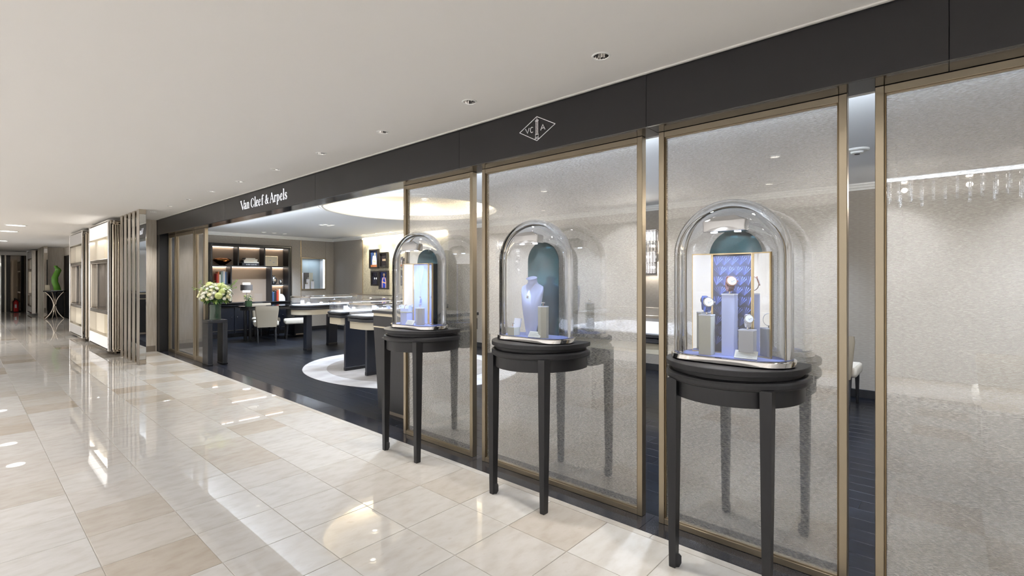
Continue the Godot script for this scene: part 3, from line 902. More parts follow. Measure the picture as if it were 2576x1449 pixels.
func dome(i: int) -> void:
	var lab: String = ["arched glass dome holding a lavender folding screen with a long necklace", "arched glass dome with chrome base holding a pale necklace bust", "arched glass dome with chrome base holding three watches on pillars"][i]
	var t := thing("display_dome", lab, "glass dome", Vector3(2.525, 1.0145, CZ[i]), 0.0, "arched glass domes on the consoles")
	var W := 0.14
	var b := Builder.new()
	b.rings([stadium(W, 0.132, 0.0), stadium(W, 0.147, 0.004), stadium(W, 0.149, 0.006), stadium(W, 0.149, 0.027), stadium(W, 0.147, 0.030), stadium(W, 0.112, 0.030)], false, true, true, 0)
	part(t, "chrome_base", b.done(), M["chrome"])
	b = Builder.new()
	b.rings([stadium(W, 0.110, 0.0302), stadium(W, 0.110, 0.0318)], false, true, true, 0)
	part(t, "base_pad", b.done(), M["lavender_deep"])
	b = Builder.new()
	var r1 := 0.136
	var r0 := 0.113
	var f1: PackedVector3Array = inflated(b, W, 0.49, r1, 1, false)[0]
	var f0: PackedVector3Array = inflated(b, W - 0.013, 0.49, r0, 2, true)[0]
	for k in f1.size():
		var j := (k + 1) % f1.size()
		b.quad(f1[k], f1[j], f0[j], f0[k])
	part(t, "glass_shell", b.done(), M["dome_glass"], Vector3(0, 0.0305, 0))
	# lamp housing under the crown, toward the corridor
	b = Builder.new()
	b.rings([rrect(-0.035, 0.035, -0.1, 0.1, [0.012, 0.012, 0.012, 0.012], 0.0, 0.002, 4), rrect(-0.035, 0.035, -0.1, 0.1, [0.012, 0.012, 0.012, 0.012], 0.002, 0.0, 4), rrect(-0.035, 0.035, -0.1, 0.1, [0.012, 0.012, 0.012, 0.012], 0.05, 0.0, 4), rrect(-0.035, 0.035, -0.06, 0.06, [0.012, 0.012, 0.012, 0.012], 0.072, 0.01, 4)], false, true, true, 0)
	part(t, "lamp_housing", b.done(), M["chrome"], Vector3(-0.06, 0.632, 0))
	for z in [-0.055, 0.055]:
		part(t, "lamp_lens", cyl(0.016, 0.004, 16, 0.001), M["led_cool"], Vector3(-0.06, 0.628, z))
		spot(Vector3(2.465, 1.636, CZ[i] + z), Vector3(2.50, 1.04, CZ[i] + z * 0.9), 0.85, 46.0, Color(0.82, 0.89, 1.0), 0.012, 0.6)
	# teal arch plate behind
	var poly := PackedVector2Array([Vector2(-0.133, 0), Vector2(0.133, 0)])
	for k in 25:
		var a := PI * k / 24.0
		poly.append(Vector2(cos(a) * 0.133, 0.49 + sin(a) * 0.133))
	part(t, "arch_plate", prism(poly, 0.006), M["teal_mirror"], Vector3(0.095, 0.032, 0), Vector3(0, PI / 2, 0))

# ---------------------------------------------------------------- what stands in the domes
const DY := 1.0464

func folding_screen(i: int, label: String, mid: Material, fans: bool) -> void:
	var t := thing("folding_screen", label, "screen", Vector3(2.556, DY, CZ[i]), 0.0, "folding screens in the domes")
	var leaf := func(called: String, w: float, h: float, inner: Material, at: Vector3, ry: float, right: bool) -> MeshInstance3D:
		var d := 0.012
		var f := 0.0055
		var b := Builder.new()
		b.box(Vector3(-d / 2, 0, 0), Vector3(d / 2, f, w)); b.box(Vector3(-d / 2, h - f, 0), Vector3(d / 2, h, w))
		b.box(Vector3(-d / 2, f, 0), Vector3(d / 2, h - f, f)); b.box(Vector3(-d / 2, f, w - f), Vector3(d / 2, h - f, w))
		var o := part(t, called, b.done(false), M["gold"], at, Vector3(0, ry, 0))
		part(o, "infill", bx(0.004, h - 2 * f, w - 2 * f, 0.0), inner, Vector3(0.002, h / 2, w / 2))
		return o
	var c: MeshInstance3D = leaf.call("centre_leaf", 0.192, 0.5, mid, Vector3(0, 0, -0.096), 0.0, false)
	leaf.call("wing_leaf", 0.102, 0.5, M["mirror"], Vector3(0, 0, 0.097), -0.42, true)
	leaf.call("wing_leaf", 0.102, 0.5, M["mirror"], Vector3(-0.042, 0, -0.190), 0.42, false)
	if fans:
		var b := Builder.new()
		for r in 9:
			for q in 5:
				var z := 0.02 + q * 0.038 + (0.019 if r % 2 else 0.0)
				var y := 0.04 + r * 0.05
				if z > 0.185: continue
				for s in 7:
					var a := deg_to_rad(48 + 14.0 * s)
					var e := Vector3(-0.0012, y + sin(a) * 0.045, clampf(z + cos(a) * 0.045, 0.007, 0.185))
					var n := Vector3(0, -cos(a), sin(a)) * (0.0020 if s < 3 else 0.0007)  # strokes widened on one side to stand for the lit half of each fan
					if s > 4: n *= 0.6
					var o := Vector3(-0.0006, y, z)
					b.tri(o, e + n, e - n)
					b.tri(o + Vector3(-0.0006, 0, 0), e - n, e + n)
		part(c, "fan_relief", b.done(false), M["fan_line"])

func pillar(label: String, group: String, m: Material, x: float, z: float, sx: float, sz: float, h: float, turn := 0.0, sides := 4) -> void:
	var t := thing("display_pillar", label, "plinth", Vector3(x, DY, z), turn, group)
	if sides == 4:
		part(t, "body", bx(sx, h - 0.006, sz, 0.0008), m, Vector3(0, (h - 0.006) / 2, 0))
		part(t, "cap", bx(sx + 0.002, 0.006, sz + 0.002, 0.001), M["white_satin"], Vector3(0, h - 0.003, 0))
	else:
		part(t, "body", lathe([[sx - 0.001, 0], [sx, 0.001], [sx, h - 0.006], [sx - 0.001, h - 0.005]], 6, 2), m)
		part(t, "cap", lathe([[sx, h - 0.005], [sx + 0.001, h - 0.004], [sx + 0.001, h - 0.001], [sx, h]], 6, 2), M["white_satin"])

func watch(label: String, at: Vector3, strap: Material, case_m: Material, tilt := 0.0, s := 1.0) -> void:
	var t := thing("watch", label, "watch", at, tilt, "watches under the dome")
	part(t, "stand", cyl(0.004, 0.012 * s, 10, 0.0008), M["nickel"])
	var b := Builder.new()
	var rs := []
	var n := 28
	for k in n:
		var a := TAU * k / n
		var c := Vector3(cos(a) * 0.024 * s, 0.036 * s + sin(a) * 0.027 * s, 0)
		var o := Vector3(cos(a), sin(a), 0) * 0.0012
		var w := (0.0085 if cos(a) > -0.5 else 0.0095) * s
		rs.append(PackedVector3Array([c - o + Vector3(0, 0, -w), c + o + Vector3(0, 0, -w), c + o + Vector3(0, 0, w), c - o + Vector3(0, 0, w)]))
	b.rings(rs, true, false, false, 0)
	part(t, "strap", b.done(), strap)
	var f := part(t, "case", cyl(0.0185 * s, 0.007, 28, 0.0015), case_m, Vector3(-0.0205 * s, 0.045 * s, 0), Vector3(0, 0, PI / 2 - 0.35))
	part(f, "dial", cyl(0.0155 * s, 0.001, 28, 0.0002), M["white_satin"], Vector3(0, 0.0068, 0))
	part(f, "hand", bx(0.0012, 0.0006, 0.011 * s, 0.0), M["ink"], Vector3(0, 0.0082, 0.005 * s), Vector3(0, 0.5, 0))
	part(f, "hand", bx(0.0012, 0.0006, 0.008 * s, 0.0), M["ink"], Vector3(-0.003 * s, 0.0082, -0.002), Vector3(0, 1.9, 0))
	part(f, "crown", cyl(0.0026 * s, 0.005 * s, 8, 0.0004), case_m, Vector3(0, 0.0035, 0.018 * s), Vector3(PI / 2, 0, 0))

func card(i: int, label: String, x: float, dz: float) -> void:
	var t := thing("price_card", label, "card", Vector3(x, DY, CZ[i] + dz), 0.0, "leaning cards in the domes")
	part(t, "plate", bx(0.006, 0.042, 0.1, 0.0008), M["card"], Vector3(0.006, 0.0195, 0), Vector3(0, 0, -0.6))
	var b := Builder.new()
	for k in 4:
		b.box(Vector3(-0.0006, -0.012 + k * 0.007, -0.042), Vector3(0, -0.0112 + k * 0.007, [0.03, 0.036, 0.02, 0.038][k]))
	part(t, "printed_lines", b.done(false), M["ink"], Vector3(0.0031, 0.0215, 0), Vector3(0, 0, -0.6))

func ring_jewel(called: String, label: String, at: Vector3, group := "") -> void:
	var t := thing(called, label, "ring", at, 0.5, group)
	var loop := PackedVector3Array()
	for k in 20: loop.append(Vector3(cos(TAU * k / 20) * 0.0085, 0.0105 + sin(TAU * k / 20) * 0.0085, 0))
	part(t, "band", tube(loop, 0.0014, 6, true), M["rose_gold"])
	var b := Builder.new()
	for k in 7:
		var a := TAU * k / 7
		var o := Builder.new()
		var p := [[0.0004, -0.004], [0.0045, -0.001], [0.0045, 0.001], [0.002, 0.003], [0.0004, 0.0034]]
		var rs := []
		for q in p: rs.append(circle(q[0], q[1], 6))
		o.rings(rs, false, true, true, 2)
		b.add(o, Transform3D(Basis(), Vector3(cos(a) * 0.0085 if k < 6 else 0.0, 0.0225 + (0.002 if k == 6 else 0.0), sin(a) * 0.0085 if k < 6 else 0.0)))
	part(t, "stones", b.done(false), M["chrome"])

func necklace(label: String, pts: PackedVector3Array, at: Vector3, pend: Vector3) -> void:
	var t := thing("necklace", label, "necklace", at)
	part(t, "chain", tube(pts, 0.0008, 5), M["fine_chain"])
	var b := Builder.new()
	for k in 4:
		var a := TAU * k / 4 + 0.6
		var o := Builder.new()
		o.rings([circle(0.001, -0.004, 8), circle(0.0055, -0.001, 8), circle(0.0055, 0.001, 8), circle(0.001, 0.004, 8)], false, true, true, 1)
		b.add(o, Transform3D(Basis(Vector3.BACK, PI / 2), Vector3(0, sin(a) * 0.0062, cos(a) * 0.0062)))
	part(t, "pendant", b.done(false), M["chrome"], pend)

func displays() -> void:
	# console with watches
	var z := float(CZ[2])
	folding_screen(2, "gold folding screen with a dark fan-patterned middle leaf behind the watches", M["fan_blue"], true)
	pillar("champagne square pillar carrying the blue-strapped watch", "pillars in the watch dome", M["champagne_box"], 2.462, z - 0.089, 0.058, 0.058, 0.197)
	pillar("tall lavender square pillar carrying the brown-strapped watch", "pillars in the watch dome", M["lavender"], 2.508, z + 0.004, 0.058, 0.058, 0.30)
	pillar("short silver square pillar carrying the pale watch", "pillars in the watch dome", M["silver_grey"], 2.468, z + 0.098, 0.058, 0.066, 0.135)
	watch("jewelled watch with a blue strap standing on the champagne pillar", Vector3(2.462, DY + 0.197, z - 0.089), M["strap_blue"], M["chrome"], 0.6, 1.35)
	watch("round watch with a brown leather strap on the tall lavender pillar", Vector3(2.508, DY + 0.30, z + 0.004), M["strap_brown"], M["rose_gold"], 0.6, 1.35)
	watch("small watch with a pale strap on the short silver pillar", Vector3(2.468, DY + 0.135, z + 0.098), M["strap_pale"], M["chrome"], 0.5, 1.12)
	card(2, "small leaning card with printed lines in the watch dome", 2.43, 0.10)
	# console with the bust
	z = CZ[1]
	var t := thing("necklace_bust", "pale lavender necklace display bust under the middle dome", "bust", Vector3(2.50, DY, z - 0.005))
	var secs := [[0.0, 0.032, 0.024, 0.0], [0.06, 0.042, 0.030, 0.0], [0.14, 0.056, 0.036, 0.002], [0.20, 0.066, 0.038, 0.004], [0.26, 0.074, 0.038, 0.008], [0.30, 0.078, 0.035, 0.012], [0.322, 0.074, 0.030, 0.016], [0.332, 0.056, 0.027, 0.018], [0.340, 0.038, 0.026, 0.018], [0.352, 0.030, 0.026, 0.016], [0.366, 0.030, 0.027, 0.012], [0.378, 0.036, 0.032, 0.004]]
	var rs := []
	for q in secs:
		var ring := PackedVector3Array()
		for k in 28:
			var a := TAU * k / 28
			var zz: float = cos(a) * q[1] * 1.18
			var xx: float = -sin(a) * q[2] * (1.0 if sin(a) > 0 else 0.55)
			ring.append(Vector3(xx + q[3], q[0] + (0.012 * sin(a) * -1.0 if q[0] > 0.37 else 0.0), zz))
		rs.append(ring)
	var b := Builder.new()
	b.rings(rs, false, true, true, 1)
	part(t, "bust_form", b.done(), M["lavender"])
	var pts := PackedVector3Array()
	for k in 13:
		var u := -1.0 + k / 6.0
		pts.append(Vector3(-0.030 + 0.028 * u * u, 0.262 + 0.082 * absf(u), u * 0.036))
	necklace("fine gold chain necklace with a clover pendant on the pale bust", pts, Vector3(2.494, DY, z - 0.005), Vector3(-0.034, 0.254, 0))
	t = thing("ring_box", "small open champagne ring box with a white lined lid", "box", Vector3(2.447, DY, z - 0.112))
	part(t, "body", bx(0.058, 0.052, 0.058, 0.001), M["champagne_box"], Vector3(0, 0.026, 0))
	part(t, "cushion", bx(0.05, 0.004, 0.05, 0.001), M["white_satin"], Vector3(0, 0.053, 0))
	part(t, "lid", bx(0.01, 0.058, 0.058, 0.001), M["white_satin"], Vector3(0.038, 0.08, 0), Vector3(0, 0, -0.25))
	ring_jewel("cocktail_ring", "flower ring standing on the open champagne ring box", Vector3(2.437, DY + 0.055, z - 0.112))
	pillar("tall champagne hexagonal pillar beside the necklace bust", "", M["champagne_box"], 2.452, z + 0.13, 0.033, 0.033, 0.20, 0.2, 6)
	ring_jewel("cocktail_ring", "flower ring on the tall hexagonal pillar beside the bust", Vector3(2.452, DY + 0.20, z + 0.13))
	card(1, "small leaning card with printed lines in front of the necklace bust", 2.422, 0.085)
	# console beside the opening
	z = CZ[0]
	folding_screen(0, "gold folding screen with a lavender middle leaf carrying a long necklace", M["lavender_deep"], false)
	pts = PackedVector3Array()
	for k in 21:
		var u := -1.0 + k / 10.0
		pts.append(Vector3(-0.006, 0.235 + 0.25 * absf(u), u * 0.05 * (0.35 + 0.65 * absf(u))))
	necklace("long fine gold sautoir hanging on the lavender screen", pts, Vector3(2.554, DY, z), Vector3(-0.006, 0.22, 0))
	t = thing("bracelet_stand", "lavender hexagonal plinth with an arched bracelet cushion on top", "stand", Vector3(2.470, DY, z - 0.085))
	part(t, "plinth", lathe([[0.049, 0], [0.05, 0.001], [0.05, 0.092], [0.049, 0.093]], 6, 2), M["lavender"])
	part(t, "gold_band", lathe([[0.0495, 0.093], [0.0515, 0.094], [0.0515, 0.102], [0.0495, 0.103]], 6, 2), M["champagne_box"])
	var pr := PackedVector2Array([Vector2(-0.03, 0), Vector2(0.03, 0)])
	for k in 13:
		var a := PI * k / 12.0
		pr.append(Vector2(cos(a) * 0.03, 0.022 + sin(a) * 0.028))
	part(t, "cushion", prism(pr, 0.07), M["lavender"], Vector3(0, 0.103, 0), Vector3(0, 0.5, 0))
	var loop := PackedVector3Array()
	for k in 13:
		var a := PI * k / 12.0
		loop.append(Vector3(cos(a) * 0.0325, 0.125 + sin(a) * 0.0305, 0.0))
	var bt := thing("bracelet", "gold bracelet draped over the arched lavender cushion", "bracelet", Vector3(2.470, DY, z - 0.085), 0.5)
	part(bt, "chain", tube(loop, 0.0026, 6), M["rose_gold"])
	pillar("silver hexagonal pillar in front of the lavender screen", "", M["silver_grey"], 2.478, z + 0.088, 0.036, 0.036, 0.137, 0.3, 6)
	ring_jewel("cocktail_ring", "bright ring on the silver hexagonal pillar by the lavender screen", Vector3(2.478, DY + 0.137, z + 0.088))
	card(0, "small leaning card beside the silver hexagonal pillar", 2.422, 0.03)

# ---------------------------------------------------------------- shop
func vitrine(label: String, x0: float, x1: float, z0: float, z1: float, rad: Array, legs: Array, where: String, n: int, sd: int, yt := 0.895, base := 0.0) -> void:
	var t := thing("jewellery_vitrine", label, "vitrine", Vector3((x0 + x1) / 2, base, (z0 + z1) / 2))
	var hx := (x1 - x0) / 2
	var hz := (z1 - z0) / 2
	var k := func(levels: Array) -> ArrayMesh:
		var b := Builder.new()
		var rs := []
		for l in levels: rs.append(rrect(-hx, hx, -hz, hz, rad, l[0], l[1]))
		b.rings(rs, false, true, true, 0)
		return b.done()
	var loop := func(levels: Array) -> ArrayMesh:
		var b := Builder.new()
		var rs := []
		for l in levels: rs.append(rrect(-hx, hx, -hz, hz, rad, l[0], l[1]))
		b.rings(rs, true, false, false, 0)
		return b.done()
	part(t, "table_top", k.call([[yt - 0.032, 0.008], [yt - 0.028, 0.0], [yt - 0.004, 0.0], [yt, 0.004]]), M["black_wood"])
	part(t, "moulding", k.call([[yt - 0.085, 0.012], [yt - 0.078, 0.004], [yt - 0.045, 0.004], [yt - 0.032, 0.02]]), M["black_wood"])
	part(t, "drawer_apron", k.call([[yt - 0.187, 0.034], [yt - 0.185, 0.032], [yt - 0.085, 0.032]]), M["beige_lacquer"])
	part(t, "display_bed", k.call([[yt, 0.045], [yt + 0.008, 0.045]]), M["white_satin"])
	part(t, "glass_wall", loop.call([[yt, 0.024], [yt + 0.152, 0.024], [yt + 0.152, 0.030], [yt, 0.030]]), M["vitrine_pane"])
	part(t, "rim", loop.call([[yt + 0.152, 0.018], [yt + 0.176, 0.018], [yt + 0.176, 0.045], [yt + 0.152, 0.045]]), M["nickel_satin"])
	part(t, "glass_top", k.call([[yt + 0.165, 0.046], [yt + 0.173, 0.046]]), M["vitrine_pane"])
	var strip := MeshInstance3D.new()
	for sz in [-1.0, 1.0]:
		part(t, "light_strip", bx(2 * hx - 0.5, 0.006, 0.008, 0.0), M["led_cool"], Vector3(0, yt + 0.149, sz * (hz - 0.04)))
		area(t.position + Vector3(0, yt + 0.144, sz * (hz - 0.045)), t.position + Vector3(0, yt, sz * (hz - 0.10)), 2 * hx - 0.5, 0.01, 0.06, COOL, Vector3.BACK)
	for l in legs:
		part(t, "leg", bx(l[2], yt - 0.085, l[3], 0.003), M["navy_wood"], Vector3(l[0] - t.position.x, (yt - 0.085) / 2, l[1] - t.position.z))
		part(t, "leg_shoe", bx(l[2] + 0.006, 0.05, l[3] + 0.006, 0.003), M["black_matte"], Vector3(l[0] - t.position.x, 0.025, l[1] - t.position.z))
	var r := RandomNumberGenerator.new()
	r.seed = sd
	for i in n:
		var px := lerpf(x0 + 0.14, x1 - 0.14, (i + 0.5) / n)
		var pz := lerpf(z0 + 0.14, z1 - 0.12, r.randf())
		jewel_stand(Vector3(px, base + yt + 0.0085, pz), i, where, r.randf() * 2.0)

func jewel_stand(at: Vector3, kind: int, where: String, turn: float) -> void:
	var tone: String = ["white", "lavender", "champagne"][(kind / 4) % 3]
	var tm: Material = M[{"white": "white_satin", "lavender": "lavender", "champagne": "champagne_box"}[tone]]
	match kind % 4:
		0:
			var t := thing("neck_stand", ("small %s sloping necklace stand in the " + where) % tone, "stand", at, turn, "jewellery stands")
			var pl := PackedVector2Array([Vector2(-0.03, 0), Vector2(0.03, 0), Vector2(0.005, 0.085), Vector2(-0.006, 0.085)])
			part(t, "slope", prism(pl, 0.07), tm)
			var pv := PackedVector3Array()
			for k in 9: pv.append(Vector3(0.031 - 0.012 - 0.02 * absf(-1 + k / 4.0), 0.035 + 0.045 * absf(-1 + k / 4.0), (-1 + k / 4.0) * 0.02))
			part(t, "chain", tube(pv, 0.0018, 5), M["chrome"])
		1:
			var t := thing("bangle_stand", ("low %s cushion with a bright bangle in the " + where) % tone, "stand", at, turn, "jewellery stands")
			part(t, "cushion", lathe([[0.034, 0], [0.038, 0.008], [0.036, 0.03], [0.02, 0.038], [0.0, 0.04]], 16, 1), tm)
			var lp := PackedVector3Array()
			for k in 20: lp.append(Vector3(cos(TAU * k / 20) * 0.026, 0.066 + sin(TAU * k / 20) * 0.026, 0))
			part(t, "bangle", tube(lp, 0.004, 6, true), M["chrome"])
		2:
			var t := thing("ring_stand", ("%s square block carrying a jewelled ring in the " + where) % tone, "stand", at, turn, "jewellery stands")
			part(t, "block", bx(0.05, 0.045, 0.05, 0.002), tm, Vector3(0, 0.0225, 0))
			var lp := PackedVector3Array()
			for k in 16: lp.append(Vector3(cos(TAU * k / 16) * 0.011, 0.058 + sin(TAU * k / 16) * 0.011, 0))
			part(t, "ring", tube(lp, 0.0022, 6, true), M["rose_gold"])
		_:
			var t := thing("display_tray", ("flat %s tray with a row of small jewels in the " + where) % tone, "tray", at, turn, "jewellery stands")
			part(t, "tray", bx(0.1, 0.014, 0.16, 0.003), tm, Vector3(0, 0.007, 0))
			for k in 3: part(t, "jewel", lathe([[0.002, 0.0], [0.009, 0.006], [0.009, 0.01], [0.003, 0.016]], 8, 2), M["chrome"], Vector3(0, 0.014, -0.05 + 0.05 * k))

func rounded(sx: float, sy: float, sz: float, r: float, taper := 0.0, crown := 0.0) -> ArrayMesh:
	var b := Builder.new()
	var rr := [r, r, r, r]
	var e := minf(r, sy * 0.45)
	var rs := []
	for l in [[0.0, e * 0.7], [e * 0.3, e * 0.2], [e, 0.0], [sy - e, 0.0], [sy - e * 0.3, e * 0.2], [sy, e * 0.7]]:
		var k: float = lerpf(1.0 - taper, 1.0, l[0] / sy)
		rs.append(rrect(-sx / 2 * k, sx / 2 * k, -sz / 2, sz / 2, rr, l[0], l[1], 4))
	b.rings(rs, false, true, true, 1)
	return b.done()

func chair(label: String, at: Vector3, turn: float) -> void:
	# faces -z
	var t := thing("upholstered_chair", label, "chair", at, turn, "cream upholstered chairs")
	part(t, "seat", rounded(0.5, 0.11, 0.5, 0.035), M["upholstery_light"], Vector3(0, 0.36, -0.02))
	var b := Builder.new()
	var rs := []
	for k in 9:
		var v := k / 8.0
		var y := 0.34 + 0.47 * v
		var w := lerpf(0.2, 0.245, v) - (0.012 if k == 8 else 0.0) - (0.006 if k == 0 else 0.0)
		var th := 0.035 - (0.014 if k == 8 else 0.0)
		var off := 0.21 + 0.05 * v
		var ring := rrect(-w, w, -th, th, [0.03, 0.03, 0.03, 0.03], y, 0.0, 4)
		for i in ring.size(): ring[i] += Vector3(0, 0, off - 0.03 * cos(ring[i].x / w * 1.4) + 0.03)
		rs.append(ring)
	b.rings(rs, false, true, true, 1)
	part(t, "backrest", b.done(), M["upholstery"])
	for q in [[-0.2, -0.22, 0.0, -0.02], [0.2, -0.22, 0.0, -0.02], [-0.18, 0.2, 0.0, 0.09], [0.18, 0.2, 0.0, 0.09]]:
		var lb := Builder.new()
		tube_b(lb, PackedVector3Array([Vector3(q[0], 0.37, q[1]), Vector3(q[0], 0.2, q[1] + q[3] * 0.35), Vector3(q[0], 0.0, q[1] + q[3])]), 0.024, 8, false, 0.013)
		part(t, "leg", lb.done(), M["black_wood"])

func bloom_mesh(layers: int, open: float) -> ArrayMesh:
	var b := Builder.new()
	var core := Builder.new()
	core.rings([circle(0.15, -0.3, 8), circle(0.42, -0.05, 8), circle(0.36, 0.25, 8), circle(0.08, 0.4, 8)], false, true, true, 1)
	b.add(core)
	for l in layers:
		var n := 5 + l
		for k in n:
			var a := TAU * k / n + l * 0.7
			var lean := 0.25 + l * open
			var len := 0.62 + 0.16 * l
			var grid := []
			for i in 4:
				var v := i / 3.0
				var row := []
				for j in 4:
					var u := -1.0 + 2.0 * j / 3.0
					var w := 0.42 * sin(PI * (0.18 + 0.62 * v)) * (1.0 - 0.15 * absf(u))
					var out := 0.14 + 0.36 * sin(v * 1.5) * lean + 0.12 * v * v * l * open + 0.10 * l
					var p := Vector3(out - 0.10 * u * u, -0.28 + len * v * cos(lean * v * 0.8), u * w)
					row.append(p.rotated(Vector3.UP, a))
				grid.append(row)
			for i in 3:
				for j in 3: b.quad(grid[i][j], grid[i][j + 1], grid[i + 1][j + 1], grid[i + 1][j], 1)
	return b.done(false)

func hydrangea_mesh() -> ArrayMesh:
	var b := Builder.new()
	var core := Builder.new()
	var rs := []
	for q in [[0.2, -0.6], [0.62, -0.4], [0.72, 0.0], [0.6, 0.35], [0.2, 0.6]]: rs.append(circle(q[0], q[1], 10))
	core.rings(rs, false, true, true, 1)
	b.add(core)
	for i in 46:
		var y := 1.0 - 1.7 * (i + 0.5) / 46.0
		var a := i * 2.39996
		var r := sqrt(maxf(0.0, 1.0 - y * y))
		var n := Vector3(cos(a) * r, y, sin(a) * r)
		var s := n.cross(Vector3.UP if absf(n.y) < 0.9 else Vector3.RIGHT).normalized()
		var w := s.cross(n)
		for k in 4:
			var d := s.rotated(n, k * PI / 2 + i)
			var e := d.cross(n)
			var c := n * 0.72
			b.quad(c, c + d * 0.13 + e * 0.08 + n * 0.06, c + d * 0.22 + n * 0.03, c + d * 0.13 - e * 0.08 + n * 0.06, -1)
	return b.done(false)

func leaf_mesh() -> ArrayMesh:
	var b := Builder.new()
	var prev := []
	for i in 6:
		var v := i / 5.0
		var w := 0.2 * sin(PI * clampf(v * 0.92 + 0.06, 0, 1))
		var y := 0.28 * sin(v * 2.2) - 0.1 * v
		var row := [Vector3(v, y + w * 0.35, -w), Vector3(v, y, 0), Vector3(v, y + w * 0.35, w)]
		if i:
			b.quad(prev[0], prev[1], row[1], row[0], 1)
			b.quad(prev[1], prev[2], row[2], row[1], 2)
		prev = row
	return b.done(false)

func bouquet(called: String, label: String, at: Vector3, R: float, blooms: int, leaves: int, vase_r: float, vase_h: float, sd: int) -> void:
	var t := thing(called, label, "flowers", at)
	var r := RandomNumberGenerator.new()
	r.seed = sd
	if not cache.has("rose"):
		cache["rose"] = bloom_mesh(3, 0.35)
		cache["rose2"] = bloom_mesh(2, 0.5)
		cache["hyd"] = hydrangea_mesh()
		cache["leafm"] = leaf_mesh()
	var c := Vector3(0, vase_h + R * 0.52, 0)
	for i in blooms:
		var y := 1.0 - 1.35 * (i + 0.5) / blooms
		var a := i * 2.39996 + r.randf() * 0.3
		var rad := sqrt(maxf(0.0, 1.0 - y * y))
		var n := Vector3(cos(a) * rad, y, sin(a) * rad)
		if sd == 3 and n.z < 0.0: n.z *= 0.68
		var kind := i % 7
		var m: Material = M[["petal_white", "petal_white", "petal_cream", "petal_white", "petal_green", "petal_white", "petal_cream"][kind]]
		var mesh: Mesh = cache[["rose", "rose2", "rose", "rose2", "hyd", "rose", "rose2"][kind]]
		var s := R * (0.21 + 0.06 * r.randf()) * (1.25 if kind == 4 else 1.0)
		var p := c + Vector3(n.x, n.y * 0.82, n.z) * R * (0.84 + 0.12 * r.randf())
		var o := part(t, "bloom", mesh, m, p)
		var up := n.lerp(Vector3.UP, 0.25).normalized()
		var sx := up.cross(Vector3.BACK if absf(up.z) < 0.9 else Vector3.RIGHT).normalized()
		o.basis = Basis(sx, up, sx.cross(up)).scaled(Vector3.ONE * s)
		part(t, "flower_stem", tube(PackedVector3Array([p - n * s * 0.3, p.lerp(Vector3(0, vase_h, 0), 0.6), Vector3(n.x * vase_r * 0.5, vase_h, n.z * vase_r * 0.5), Vector3(-n.x * vase_r * 0.6, 0.02, -n.z * vase_r * 0.6)]), 0.0035, 5), M["stem"])
	for i in leaves:
		var a := i * 2.39996
		var y := -0.75 + 1.5 * fmod(i * 0.37, 1.0)
		if i % 2 == 0: y = -0.5 - 0.25 * r.randf()
		var rad := sqrt(maxf(0.0, 1.0 - y * y))
		var n := Vector3(cos(a) * rad, y, sin(a) * rad)
		if sd == 3 and n.z < 0.0: n.z *= 0.3
		var o := part(t, "leaf", cache["leafm"], M["leaf"] if i % 3 else M["leaf_light"], c + Vector3(n.x, n.y * 0.8, n.z) * R * 0.55)
		var d := (n + Vector3(0, 0.25 * r.randf() - 0.1, 0)).normalized()
		var sx := d
		var side := sx.cross(Vector3.UP).normalized()
		o.basis = (Basis(sx, side.cross(sx), side).rotated(d, r.randf() * 1.2 - 0.6)).scaled(Vector3.ONE * R * (0.36 + 0.16 * r.randf()))
	if sd == 3:
		for i in 9:
			var a := PI * i / 8.0
			var p0 := c + Vector3(cos(a), 0.3, sin(a)) * R * 0.7
			var p1 := c + Vector3(cos(a) * (1.15 + 0.3 * r.randf()), 0.35 + 0.85 * r.randf(), sin(a) * 1.15) * R
			part(t, "sprig", tube(PackedVector3Array([p0, p0.lerp(p1, 0.5) + Vector3(0, 0.02, 0), p1]), 0.003, 4), M["leaf_light"])
			for k in 5:
				var o := part(t, "leaf", cache["leafm"], M["leaf_light"], p0.lerp(p1, 0.3 + 0.17 * k))
				o.rotation = Vector3(r.randf() * 2, r.randf() * 6, r.randf() - 0.3)
				o.scale = Vector3.ONE * R * 0.16

func book_row(x0: float, y: float, z: float, n: int, where: String, sd: int) -> void:
	var r := RandomNumberGenerator.new()
	r.seed = sd
	var names := ["black", "red", "cream", "grey", "blue", "charcoal", "orange", "sage", "ivory"]
	var x := x0
	for i in n:
		var c := (i * 5 + sd) % 9
		var w := 0.022 + 0.016 * r.randf()
		var h := 0.22 + 0.10 * r.randf()
		var t := thing("book", "upright %s book, number %s of the row on the %s" % [names[c], ["one", "two", "three", "four", "five", "six", "seven", "eight"][i], where], "book", Vector3(x + w / 2, y, z), 0.0, "books on the " + where)
		part(t, "cover", bx(w, h, 0.17, 0.002), M["book_%d" % c], Vector3(0, h / 2, 0))
		part(t, "pages", bx(w - 0.006, 0.004, 0.16, 0.0), M["paper"], Vector3(0, h + 0.0005, -0.002))
		x += w + 0.002

